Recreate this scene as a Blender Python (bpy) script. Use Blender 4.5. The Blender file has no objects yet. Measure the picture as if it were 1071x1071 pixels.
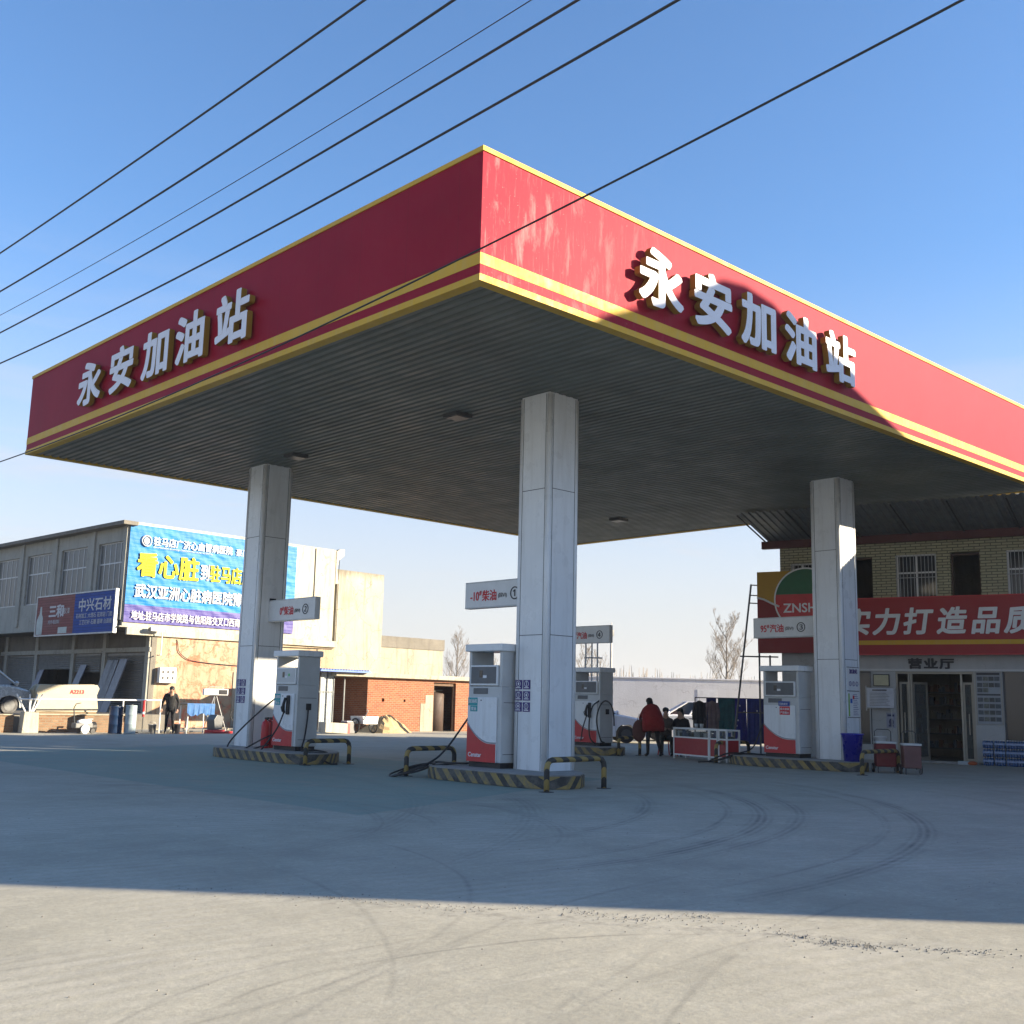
import bpy, bmesh, math, random
from math import sin, cos, pi, radians as R, sqrt, atan2
from mathutils import Vector, Matrix
random.seed(7)
sc = bpy.context.scene
COL = sc.collection
# ------------------------------------------------------------------ camera (solved from the photograph)
YAW, PIT, ROL, FOC = 0.81282, 0.17039, 0.02295, 1156.70
CX, CY, H = -9.79036, -11.11516, 1.45
fw = Vector((cos(YAW)*cos(PIT), sin(YAW)*cos(PIT), sin(PIT)))
rt0 = Vector((sin(YAW), -cos(YAW), 0)); up0 = rt0.cross(fw)
rt = rt0*cos(ROL)+up0*sin(ROL); upv = up0*cos(ROL)-rt0*sin(ROL)
cam = bpy.data.cameras.new('camera'); camo = bpy.data.objects.new('camera', cam); COL.objects.link(camo)
m3 = Matrix((rt, upv, -fw)).transposed()
camo.matrix_world = Matrix.Translation((CX, CY, H)) @ m3.to_4x4()
cam.sensor_width = 36; cam.lens = FOC/1071*36; cam.clip_end = 5000; cam.clip_start = .05
sc.camera = camo
# ------------------------------------------------------------------ light
SAZ, SEL = R(-48.3), R(15.5)
w = bpy.data.worlds.new("World"); sc.world = w; w.use_nodes = True
nt = w.node_tree
sky = nt.nodes.new('ShaderNodeTexSky'); sky.sky_type = 'NISHITA'; sky.sun_disc = False
sky.sun_elevation = SEL; sky.sun_rotation = R(90)-SAZ
sky.air_density = 1.0; sky.dust_density = .35; sky.ozone_density = 3.5; sky.altitude = 50
tcw = nt.nodes.new('ShaderNodeTexCoord'); sxw = nt.nodes.new('ShaderNodeSeparateXYZ'); nt.links.new(tcw.outputs['Generated'], sxw.inputs[0])
mrw = nt.nodes.new('ShaderNodeMapRange'); mrw.interpolation_type = 'SMOOTHSTEP'; mrw.inputs[1].default_value = -.02; mrw.inputs[2].default_value = .40; mrw.inputs[3].default_value = .95; mrw.inputs[4].default_value = 0
nt.links.new(sxw.outputs[2], mrw.inputs[0])
mpw = nt.nodes.new('ShaderNodeMapping'); mpw.inputs['Scale'].default_value = (1, 1, 9); mpw.inputs['Rotation'].default_value = (.06, .04, 0); nt.links.new(tcw.outputs['Generated'], mpw.inputs[0])
nzw = nt.nodes.new('ShaderNodeTexNoise'); nzw.inputs['Scale'].default_value = 2.2; nzw.inputs['Detail'].default_value = 7; nzw.inputs['Roughness'].default_value = .55; nzw.inputs['Distortion'].default_value = .6; nt.links.new(mpw.outputs[0], nzw.inputs['Vector'])
cw = nt.nodes.new('ShaderNodeMapRange'); cw.inputs[1].default_value = .5; cw.inputs[2].default_value = .75; cw.inputs[4].default_value = .42; nt.links.new(nzw.outputs['Fac'], cw.inputs[0])
cm1 = nt.nodes.new('ShaderNodeMath'); cm1.operation = 'MULTIPLY'; nt.links.new(cw.outputs[0], cm1.inputs[0])
cb = nt.nodes.new('ShaderNodeMapRange'); cb.interpolation_type = 'SMOOTHSTEP'; cb.inputs[1].default_value = .42; cb.inputs[2].default_value = .16; nt.links.new(sxw.outputs[2], cb.inputs[0]); nt.links.new(cb.outputs[0], cm1.inputs[1])
cm2 = nt.nodes.new('ShaderNodeMath'); cm2.operation = 'ADD'; cm2.use_clamp = True; nt.links.new(mrw.outputs[0], cm2.inputs[0]); nt.links.new(cm1.outputs[0], cm2.inputs[1])
tint = nt.nodes.new('ShaderNodeMix'); tint.data_type = 'RGBA'; tint.blend_type = 'MULTIPLY'; tint.inputs[0].default_value = 1; tint.inputs[7].default_value = (.92, 1.03, 1.14, 1); nt.links.new(sky.outputs[0], tint.inputs[6])
hz = nt.nodes.new('ShaderNodeMix'); hz.data_type = 'RGBA'; hz.inputs[7].default_value = (3.3, 3.15, 3.1, 1); nt.links.new(cm2.outputs[0], hz.inputs[0]); nt.links.new(tint.outputs[2], hz.inputs[6])
nt.links.new(hz.outputs[2], nt.nodes['Background'].inputs[0]); nt.nodes['Background'].inputs[1].default_value = 0.078
sl = bpy.data.lights.new('sun', 'SUN'); sl.energy = 5.0; sl.angle = R(.5); sl.color = (1, .85, .63)
so = bpy.data.objects.new('sun', sl); COL.objects.link(so)
sdir = Vector((cos(SAZ)*cos(SEL), sin(SAZ)*cos(SEL), sin(SEL)))
so.rotation_euler = (-sdir).to_track_quat('-Z', 'Y').to_euler(); so.location = (30, -30, 40)
sc.view_settings.view_transform = 'Standard'; sc.view_settings.look = 'None'
sc.view_settings.exposure = 1.74; sc.view_settings.gamma = 1
sc.cycles.max_bounces = 8; sc.cycles.use_denoising = True
# ------------------------------------------------------------------ materials
def nodes(m):
    m.use_nodes = True; n = m.node_tree; return n, n.nodes['Principled BSDF']
def coord(n, kind='Object', scale=(1, 1, 1)):
    tc = n.nodes.new('ShaderNodeTexCoord'); mp = n.nodes.new('ShaderNodeMapping'); mp.inputs['Scale'].default_value = scale
    n.links.new(tc.outputs[kind], mp.inputs[0]); return mp.outputs[0]
def noise(n, vec, scale, detail=5, rough=.6, dist=0):
    t = n.nodes.new('ShaderNodeTexNoise'); t.inputs['Scale'].default_value = scale; t.inputs['Detail'].default_value = detail
    t.inputs['Roughness'].default_value = rough; t.inputs['Distortion'].default_value = dist
    n.links.new(vec, t.inputs['Vector']); return t.outputs['Fac']
def ramp(n, fac, a, b, ca=(0, 0, 0, 1), cb=(1, 1, 1, 1)):
    r = n.nodes.new('ShaderNodeValToRGB'); r.color_ramp.elements[0].position = a; r.color_ramp.elements[1].position = b
    r.color_ramp.elements[0].color = ca; r.color_ramp.elements[1].color = cb; n.links.new(fac, r.inputs[0]); return r.outputs[0]
def mix(n, fac, a, b, mode='MIX'):
    x = n.nodes.new('ShaderNodeMix'); x.data_type = 'RGBA'; x.blend_type = mode
    for s, v in ((0, fac), (6, a), (7, b)):
        if hasattr(v, 'is_output'): n.links.new(v, x.inputs[s])
        else: x.inputs[s].default_value = v if s == 0 else (tuple(v)+(1,))[:4]
    return x.outputs[2]
def mth(n, op, a, b=None, c=None):
    x = n.nodes.new('ShaderNodeMath'); x.operation = op
    for i, v in enumerate((a, b, c)):
        if v is None: continue
        if hasattr(v, 'is_output'): n.links.new(v, x.inputs[i])
        else: x.inputs[i].default_value = v
    return x.outputs[0]
def bump(n, p, h, strength=.3, dist=.01):
    b = n.nodes.new('ShaderNodeBump'); b.inputs['Strength'].default_value = strength; b.inputs['Distance'].default_value = dist
    n.links.new(h, b.inputs['Height']); n.links.new(b.outputs[0], p.inputs['Normal'])
def mat(name, col, rough=.6, metal=0, var=.18, scale=3, dirt=None, dirtamt=.5, streak=False, bmp=0, spec=.5, bscale=40):
    m = bpy.data.materials.new(name); n, p = nodes(m)
    p.inputs['Roughness'].default_value = rough; p.inputs['Metallic'].default_value = metal
    p.inputs['Specular IOR Level'].default_value = spec
    v = coord(n); f = noise(n, v, scale, 6)
    dk = tuple(c*(1-var) for c in col); lt = tuple(min(1, c*(1+var*.6)) for c in col)
    c = mix(n, ramp(n, f, .3, .7), dk, lt)
    if dirt:
        v2 = coord(n, scale=(6, 6, .6) if streak else (1, 1, 1))
        f2 = ramp(n, noise(n, v2, scale*.9, 8, .7), .48, .75)
        c = mix(n, mth(n, 'MULTIPLY', f2, dirtamt), c, dirt)
    n.links.new(c, p.inputs['Base Color'])
    rr = ramp(n, noise(n, v, scale*2.3, 4), .3, .7, (max(0, rough-.1),)*3+(1,), (min(1, rough+.12),)*3+(1,)); n.links.new(rr, p.inputs['Roughness'])
    if bmp: bump(n, p, noise(n, v, bscale, 6), bmp, .01)
    return m
def flat(name, col, rough=.5, metal=0, emit=0):
    m = bpy.data.materials.new(name); n, p = nodes(m)
    p.inputs['Base Color'].default_value = tuple(col)+(1,); p.inputs['Roughness'].default_value = rough; p.inputs['Metallic'].default_value = metal
    return m
M = {}
M['white_panel'] = mat('white_panel', (.76, .78, .78), .32, 0, .06, 1.2, (.42, .41, .38), .35, True)
M['white'] = mat('white_paint', (.72, .72, .7), .4, 0, .06, 4, (.4, .38, .34), .2)
M['grey_panel'] = mat('grey_panel', (.54, .55, .535), .38, 0, .08, 4)
M['dark_grey'] = mat('dark_grey', (.12, .125, .13), .45)
M['seam'] = flat('seam', (.06, .06, .06), .8)
M['black'] = mat('black_rubber', (.018, .018, .02), .55)
M['yellow'] = mat('yellow_band', (.6, .36, .035), .5, 0, .06, 2, (.45, .36, .2), .3, True, spec=.15)
M['gold'] = mat('gold_side', (.27, .16, .024), .5, .0, .1, spec=.2)
M['red'] = mat('red_paint', (.55, .025, .03), .4)
M['letter'] = mat('letter_face', (.74, .74, .78), .5, 0, .04, spec=.2)
M['steel'] = mat('steel', (.36, .33, .27), .4, .3, .1)
M['galv'] = mat('galvanised', (.45, .46, .46), .5, .4, .2, 6)
M['darksteel'] = mat('dark_steel', (.07, .075, .08), .5, .2)
M['purple'] = flat('purple', (.045, .02, .16), .5)
M['teal'] = flat('teal', (.02, .32, .33), .5)
M['ink'] = flat('ink', (.03, .03, .035), .6)
M['redink'] = flat('red_ink', (.6, .02, .03), .6)
M['white_ink'] = flat('white_ink', (.8, .8, .8), .6)
M['skin'] = mat('skin', (.5, .3, .21), .55)
M['wire'] = flat('wire', (.012, .012, .015), .6)
# soffit
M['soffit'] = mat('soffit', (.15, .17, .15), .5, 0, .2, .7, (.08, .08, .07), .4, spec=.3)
# fascia red
def fascia_mat():
    m = bpy.data.materials.new('fascia_red'); n, p = nodes(m); v = coord(n)
    p.inputs['Specular IOR Level'].default_value = .06
    base = mix(n, ramp(n, noise(n, v, .6, 4), .3, .7), (.25, .004, .022), (.30, .007, .027))
    sx = n.nodes.new('ShaderNodeSeparateXYZ'); n.links.new(v, sx.inputs[0])
    near = ramp(n, mth(n, 'ABSOLUTE', sx.outputs[0]), 0.25, 1.0, (1, 1, 1, 1), (0, 0, 0, 1))
    nearx = n.nodes.new('ShaderNodeMapRange'); nearx.inputs[1].default_value = .2; nearx.inputs[2].default_value = 4.6
    nearx.inputs[3].default_value = 1; nearx.inputs[4].default_value = 0; n.links.new(sx.outputs[0], nearx.inputs[0])
    v2 = coord(n, scale=(1.6, 1.6, .5)); st = noise(n, v2, 1.7, 9, .66, .3)
    v3 = coord(n, scale=(9, 9, .8)); st2 = noise(n, v3, 2.0, 6, .7)
    a = ramp(n, st, .52, .72); b = ramp(n, st2, .56, .78)
    spots = ramp(n, noise(n, v, 16, 3, .6), .66, .7)
    front = ramp(n, sx.outputs[1], -.05, .05, (1, 1, 1, 1), (0, 0, 0, 1))
    f = mth(n, 'MULTIPLY', mth(n, 'MAXIMUM', mth(n, 'MULTIPLY', a, .75), mth(n, 'MAXIMUM', mth(n, 'MULTIPLY', b, .45), mth(n, 'MULTIPLY', spots, .45))), nearx.outputs[0])
    f = mth(n, 'MULTIPLY', f, front)
    allst = mth(n, 'MULTIPLY', ramp(n, st2, .5, .8), .12)
    c = mix(n, mth(n, 'MULTIPLY', allst, .35), base, (.4, .12, .14)); c = mix(n, mth(n, 'MULTIPLY', f, .8), c, (.62, .36, .34))
    # panel joints every 1.2 m
    def joint(o, per):
        t = mth(n, 'MODULO', mth(n, 'ADD', o, 60.0), per); return mth(n, 'LESS_THAN', t, .012)
    j = mth(n, 'MAXIMUM', mth(n, 'MULTIPLY', joint(sx.outputs[0], 1.21), front), mth(n, 'MULTIPLY', joint(sx.outputs[1], 1.21), mth(n, 'SUBTRACT', 1.0, front)))
    j2 = mth(n, 'LESS_THAN', mth(n, 'ABSOLUTE', mth(n, 'SUBTRACT', sx.outputs[2], 8.12)), .004)
    c = mix(n, mth(n, 'MULTIPLY', j, .55), c, (.16, .01, .02))
    n.links.new(c, p.inputs['Base Color']); p.inputs['Roughness'].default_value = .5
    bump(n, p, noise(n, v, .9, 2), .12, .05)
    return m
M['fascia'] = fascia_mat()
# concrete ground
def ground_mat():
    m = bpy.data.materials.new('concrete_ground'); n, p = nodes(m); v = coord(n)
    sx = n.nodes.new('ShaderNodeSeparateXYZ'); n.links.new(v, sx.inputs[0])
    big = noise(n, v, .16, 7, .62); mid = noise(n, v, 1.3, 9, .68); fine = noise(n, v, 22, 6, .7)
    c = mix(n, ramp(n, big, .35, .68), (.32, .305, .245), (.45, .425, .345))
    c = mix(n, mth(n, 'MULTIPLY', ramp(n, mid, .42, .68), .5), c, (.5, .475, .385))
    c = mix(n, mth(n, 'MULTIPLY', ramp(n, fine, .45, .7), .35), c, (.22, .21, .18))
    mid2 = noise(n, v, 6, 10, .78, .8); c = mix(n, mth(n, 'MULTIPLY', ramp(n, mid2, .52, .64), .22), c, (.52, .5, .42)); c = mix(n, mth(n, 'MULTIPLY', ramp(n, mid2, .47, .36), .18), c, (.2, .195, .165))
    # swept tyre marks: groups of concentric bands, broken up by noise
    dn = mth(n, 'MULTIPLY', mth(n, 'SUBTRACT', noise(n, v, .5, 3), .5), .35)
    tot = None
    at = {}
    for (cx, cy, r, wd, am, a0, a1) in ((-2.49, 6.62, 10.67, .2, .9, -96, -22), (-2.49, 6.62, 10.2, .09, .6, -96, -30), (-2.49, 6.62, 9.1, .16, .6, -90, -30), (-2.47, 7.63, 13.55, .2, .85, -94, -22), (-2.47, 7.63, 13.1, .08, .5, -94, -22),
                                    (-2.47, 7.63, 12.0, .16, .6, -88, -30), (-2.2, 7.2, 15.1, .2, .4, -80, -25), (-4.2, 1.6, 3.9, .12, .6, -40, 80), (-4.2, 1.6, 5.3, .12, .55, -60, 70), (-5.6, 3.0, 5.2, .14, .5, -60, 60), (-6, 2.5, 7.4, .14, .4, -50, 50), (-9, 9, 12.0, .3, .4, -70, 20), (-9, 9, 13.6, .3, .4, -70, 20),
                                    (-5.56, -8.78, 2.93, .04, .5, 20, 150), (-5.4, -9.0, 3.5, .03, .4, 20, 150), (-.48, -17.25, 10.81, .06, .5, 90, 150), (-.48, -17.25, 11.3, .05, .4, 90, 150), (-.48, -17.25, 12.4, .05, .4, 90, 150), (-8, -1, 5.4, .05, .45, -120, 0), (-11, -2, 6.6, .05, .4, -60, 0), (-3.5, -13, 6.1, .05, .4, 60, 150)):
        dx = mth(n, 'SUBTRACT', sx.outputs[0], cx); dy = mth(n, 'SUBTRACT', sx.outputs[1], cy)
        rr = mth(n, 'SQRT', mth(n, 'ADD', mth(n, 'MULTIPLY', dx, dx), mth(n, 'MULTIPLY', dy, dy)))
        d = mth(n, 'ABSOLUTE', mth(n, 'ADD', mth(n, 'SUBTRACT', rr, r), dn))
        an = mth(n, 'MULTIPLY', mth(n, 'ARCTAN2', dy, dx), 180/pi)
        b = mth(n, 'MULTIPLY', mth(n, 'MAXIMUM', mth(n, 'SUBTRACT', 1.0, mth(n, 'DIVIDE', d, wd)), 0), am)
        b = mth(n, 'MULTIPLY', b, mth(n, 'ADD', .62, mth(n, 'MULTIPLY', .38, mth(n, 'SINE', mth(n, 'MULTIPLY', rr, 70.0)))))
        b = mth(n, 'MULTIPLY', b, mth(n, 'MULTIPLY', ramp2(n, an, a0, a0+14), ramp2(n, an, a1, a1-14)))
        tot = b if tot is None else mth(n, 'MAXIMUM', tot, b)
    brk = ramp(n, noise(n, v, 1.1, 8, .75), .3, .58)
    c = mix(n, mth(n, 'MULTIPLY', mth(n, 'MULTIPLY', tot, brk), .95), c, (.12, .118, .105))
    # scuffed paler arcs in the sunny dust
    w1 = n.nodes.new('ShaderNodeTexWave'); w1.wave_type = 'RINGS'; w1.rings_direction = 'Z'; w1.inputs['Scale'].default_value = 1.7; w1.inputs['Distortion'].default_value = 3.0; w1.inputs['Detail'].default_value = 4; w1.inputs['Detail Scale'].default_value = .6
    mp = n.nodes.new('ShaderNodeMapping'); mp.inputs['Location'].default_value = (6, 22, 0); n.links.new(v, mp.inputs[0]); n.links.new(mp.outputs[0], w1.inputs['Vector'])
    c = mix(n, mth(n, 'MULTIPLY', mth(n, 'MULTIPLY', w1.outputs['Fac'], ramp(n, noise(n, v, .35, 3), .45, .62)), .22), c, (.56, .53, .47))
    # worn green floor paint round the nearest islands
    def band(o, a, b, s=.5):
        return mth(n, 'MULTIPLY', ramp2(n, o, a, a+s), ramp2(n, o, b+s, b))
    gl = mth(n, 'SUBTRACT', sx.outputs[1], mth(n, 'MULTIPLY', sx.outputs[0], .39)); gm = mth(n, 'MULTIPLY', band(sx.outputs[0], -1.25, 7, .1), band(gl, 1.05, 17, .1))
    c = mix(n, mth(n, 'MULTIPLY', mth(n, 'MULTIPLY', gm, ramp(n, mid, .25, .5)), .6), c, (.17, .27, .235))
    # broken joint running across the sunny foreground
    ex, ey = 2.96, -4.98; L2 = sqrt(ex*ex+ey*ey); ex, ey = ex/L2, ey/L2
    dx = mth(n, 'SUBTRACT', sx.outputs[0], -5.58); dy = mth(n, 'SUBTRACT', sx.outputs[1], -3.12)
    al = mth(n, 'ADD', mth(n, 'MULTIPLY', dx, ex), mth(n, 'MULTIPLY', dy, ey)); ac = mth(n, 'SUBTRACT', mth(n, 'MULTIPLY', dx, ey), mth(n, 'MULTIPLY', dy, ex))
    wob = mth(n, 'MULTIPLY', mth(n, 'SUBTRACT', noise(n, v, 2.2, 6, .75), .5), 1.3)
    dj = mth(n, 'ABSOLUTE', mth(n, 'ADD', ac, wob)); jm = mth(n, 'MULTIPLY', ramp2(n, dj, .13, .0), mth(n, 'MULTIPLY', ramp2(n, al, -.3, 1.2), ramp(n, noise(n, v, 5, 5, .7), .42, .6)))
    c = mix(n, mth(n, 'MULTIPLY', jm, .6), c, (.14, .135, .12))
    halo = ramp2(n, dj, .6, .0); c = mix(n, mth(n, 'MULTIPLY', mth(n, 'MULTIPLY', halo, ramp(n, noise(n, v, 9, 6, .7), .4, .7)), .35), c, (.52, .5, .43))
    # speckled grit, footprints of dust and straight tool scratches
    sp = ramp(n, noise(n, v, 90, 3, .6), .68, .72); c = mix(n, mth(n, 'MULTIPLY', sp, .35), c, (.15, .145, .13))
    for rot, sc_ in ((.5, 1.0), (-.35, .8), (1.2, .9)):
        mp2 = n.nodes.new('ShaderNodeMapping'); mp2.inputs['Rotation'].default_value = (0, 0, rot); mp2.inputs['Scale'].default_value = (.35, 9*sc_, 1); n.links.new(v, mp2.inputs[0])
        c = mix(n, mth(n, 'MULTIPLY', mth(n, 'MULTIPLY', ramp(n, noise(n, mp2.outputs[0], 1.6, 6, .65), .54, .72), ramp(n, noise(n, v, .4+.1*sc_, 3), .45, .6)), .28), c, (.2, .195, .18) if rot > 0 else (.5, .48, .43))
    oil = ramp(n, noise(n, v, .8, 3, .5), .72, .78)
    c = mix(n, mth(n, 'MULTIPLY', oil, .3), c, (.15, .15, .14))
    n.links.new(c, p.inputs['Base Color']); p.inputs['Roughness'].default_value = .85; p.inputs['Specular IOR Level'].default_value = .25
    hgt = mth(n, 'ADD', mth(n, 'MULTIPLY', noise(n, v, 30, 8, .7), .35), mth(n, 'MULTIPLY', noise(n, v, 3, 6, .6), 1.0))
    bump(n, p, hgt, .55, .012)
    return m
def ramp2(n, o, a, b):
    x = n.nodes.new('ShaderNodeMapRange'); x.inputs[1].default_value = a; x.inputs[2].default_value = b; n.links.new(o, x.inputs[0]); return x.outputs[0]
M['ground'] = ground_mat()
def wallvec(n):
    v = coord(n); s = n.nodes.new('ShaderNodeSeparateXYZ'); c = n.nodes.new('ShaderNodeCombineXYZ'); n.links.new(v, s.inputs[0])
    n.links.new(mth(n, 'ADD', s.outputs[0], s.outputs[1]), c.inputs[0]); n.links.new(s.outputs[2], c.inputs[1]); return v, c.outputs[0]
def brick_mat(name, c1, c2, mo, bw, bh, ms=.01, dirt=(.1, .08, .06), amt=.3):
    m = bpy.data.materials.new(name); n, p = nodes(m); v, wv = wallvec(n)
    b = n.nodes.new('ShaderNodeTexBrick'); b.inputs['Scale'].default_value = 1; b.inputs['Brick Width'].default_value = bw; b.inputs['Row Height'].default_value = bh
    b.inputs['Mortar Size'].default_value = ms; b.inputs['Mortar Smooth'].default_value = .1; b.inputs['Bias'].default_value = 0
    b.inputs['Color1'].default_value = c1+(1,); b.inputs['Color2'].default_value = c2+(1,); b.inputs['Mortar'].default_value = mo+(1,)
    n.links.new(wv, b.inputs['Vector'])
    c = mix(n, mth(n, 'MULTIPLY', ramp(n, noise(n, v, 1.1, 7, .7), .45, .75), amt), b.outputs['Color'], dirt)
    n.links.new(c, p.inputs['Base Color']); p.inputs['Roughness'].default_value = .85
    bump(n, p, mth(n, 'SUBTRACT', 1.0, b.outputs['Fac']), .5, .01); return m
M['brick'] = brick_mat('red_brick', (.22, .052, .018), (.31, .098, .036), (.24, .18, .12), .25, .085, .012, (.12, .05, .03), .5)
M['rubble'] = brick_mat('rubble_brick', (.18, .09, .045), (.27, .165, .095), (.2, .15, .1), .22, .09, .02, (.12, .09, .06), .6)
M['tile'] = brick_mat('yellow_tile', (.46, .43, .27), (.38, .355, .225), (.12, .115, .08), .30, .085, .013, (.2, .19, .14), .3)
def plaster(name, c1, c2, stain, amt, red=False, top=None):
    m = bpy.data.materials.new(name); n, p = nodes(m); v = coord(n)
    f = noise(n, v, .7, 8, .7, .4); f2 = noise(n, coord(n, scale=(3, 3, .35)), 1.3, 7, .7)
    c = mix(n, ramp(n, f, .35, .65), c1, c2); c = mix(n, mth(n, 'MULTIPLY', ramp(n, f2, .5, .75), amt), c, stain)
    c = mix(n, mth(n, 'MULTIPLY', ramp(n, noise(n, v, 4.5, 8, .75), .6, .66), amt*.7), c, stain)
    if red:
        r = ramp(n, noise(n, v, 1.9, 9, .8, 1.0), .5, .57); s = n.nodes.new('ShaderNodeSeparateXYZ'); n.links.new(v, s.inputs[0])
        msk = mth(n, 'MULTIPLY', ramp2(n, s.outputs[0], -.2, 1.2), ramp2(n, s.outputs[0], 5.5, 3.5))
        c = mix(n, mth(n, 'MULTIPLY', mth(n, 'MULTIPLY', r, msk), .7), c, (.5, .1, .05))
    s0 = n.nodes.new('ShaderNodeSeparateXYZ'); n.links.new(v, s0.inputs[0])
    if top:
        t = mth(n, 'ADD', mth(n, 'MULTIPLY', mth(n, 'SUBTRACT', s0.outputs[2], top-.45), 1.6), mth(n, 'MULTIPLY', mth(n, 'SUBTRACT', noise(n, coord(n, scale=(5, 5, .6)), 1.6, 7, .75), .5), 2.4))
        c = mix(n, mth(n, 'MULTIPLY', ramp(n, t, .1, .9), .75), c, (.13, .115, .09))
    # hairline cracks
    vo = n.nodes.new('ShaderNodeTexVoronoi'); vo.feature = 'DISTANCE_TO_EDGE'; vo.inputs['Scale'].default_value = .55; wv = n.nodes.new('ShaderNodeVectorMath'); wv.operation = 'ADD'
    n2 = n.nodes.new('ShaderNodeTexNoise'); n2.inputs['Scale'].default_value = 1.6; n2.inputs['Detail'].default_value = 6; n.links.new(v, n2.inputs['Vector']); n.links.new(v, wv.inputs[0]); n.links.new(n2.outputs['Color'], wv.inputs[1]); n.links.new(wv.outputs[0], vo.inputs['Vector'])
    c = mix(n, mth(n, 'MULTIPLY', mth(n, 'LESS_THAN', vo.outputs['Distance'], .006), amt*.6), c, (.12, .1, .08))
    n.links.new(c, p.inputs['Base Color']); p.inputs['Roughness'].default_value = .9; p.inputs['Specular IOR Level'].default_value = .15; bump(n, p, noise(n, v, 14, 8, .7), .5, .02); return m
M['plaster_peach'] = plaster('peach_plaster', (.31, .24, .16), (.41, .345, .25), (.21, .11, .06), .95, True)
M['plaster_white'] = plaster('white_plaster', (.37, .355, .295), (.44, .42, .35), (.2, .17, .12), .8)
M['plaster_cream'] = plaster('cream_plaster', (.32, .295, .235), (.4, .37, .3), (.19, .165, .115), .9, top=8.0)
M['plaster_grey'] = plaster('grey_plaster', (.36, .33, .26), (.3, .275, .215), (.14, .12, .1), .8)
M['conc_dark'] = plaster('dark_concrete', (.15, .14, .12), (.2, .185, .16), (.07, .065, .06), .6)
M['facade_grey'] = plaster('grey_facade', (.31, .305, .265), (.37, .36, .315), (.16, .155, .135), .6)
M['wall_white'] = plaster('boundary_wall', (.6, .61, .63), (.66, .67, .69), (.42, .42, .42), .3)
M['station_white'] = plaster('station_white', (.4, .41, .4), (.46, .46, .45), (.26, .26, .25), .3)
def glass_mat(name, col, rough=.08):
    m = bpy.data.materials.new(name); n, p = nodes(m); p.inputs['Base Color'].default_value = col+(1,); p.inputs['Roughness'].default_value = rough
    p.inputs['Specular IOR Level'].default_value = .5; p.inputs['Alpha'].default_value = 1; 
    return m
M['glass'] = glass_mat('window_glass', (.03, .035, .04)); M['glass_grey'] = glass_mat('dusty_glass', (.06, .065, .065), .35)
gm_ = bpy.data.materials.new('clear_glass'); _n, _p = nodes(gm_); _p.inputs['Base Color'].default_value = (.5, .55, .55, 1); _p.inputs['Roughness'].default_value = .0; _p.inputs['Transmission Weight'].default_value = .9; _p.inputs['IOR'].default_value = 1.1
M['clear'] = gm_
# hazard stripes
def hazard(name, per=.3, vert=False, worn=.5):
    m = bpy.data.materials.new(name); n, p = nodes(m); v = coord(n); s = n.nodes.new('ShaderNodeSeparateXYZ'); n.links.new(v, s.inputs[0])
    t = mth(n, 'ADD', mth(n, 'ADD', s.outputs[1], s.outputs[0]), mth(n, 'MULTIPLY', s.outputs[2], -1.0 if not vert else 1.0))
    t = mth(n, 'MODULO', mth(n, 'ADD', t, 50), per); st = mth(n, 'LESS_THAN', t, per*.5)
    c = mix(n, st, (.035, .035, .035), (.33, .235, .07))
    wn = ramp(n, noise(n, v, 4, 9, .78), .42, .62); c = mix(n, mth(n, 'MULTIPLY', wn, worn), c, (.13, .125, .11))
    n.links.new(c, p.inputs['Base Color']); p.inputs['Roughness'].default_value = .7; bump(n, p, noise(n, v, 18, 6), .4, .01); return m
M['hazard'] = hazard('hazard_kerb', .33, False, .9)
M['railpaint'] = hazard('hazard_rail', .34, True, .15)
M['kerbtop'] = mat('kerb_top', (.3, .29, .27), .85, 0, .25, 4, bmp=.4)
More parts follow.
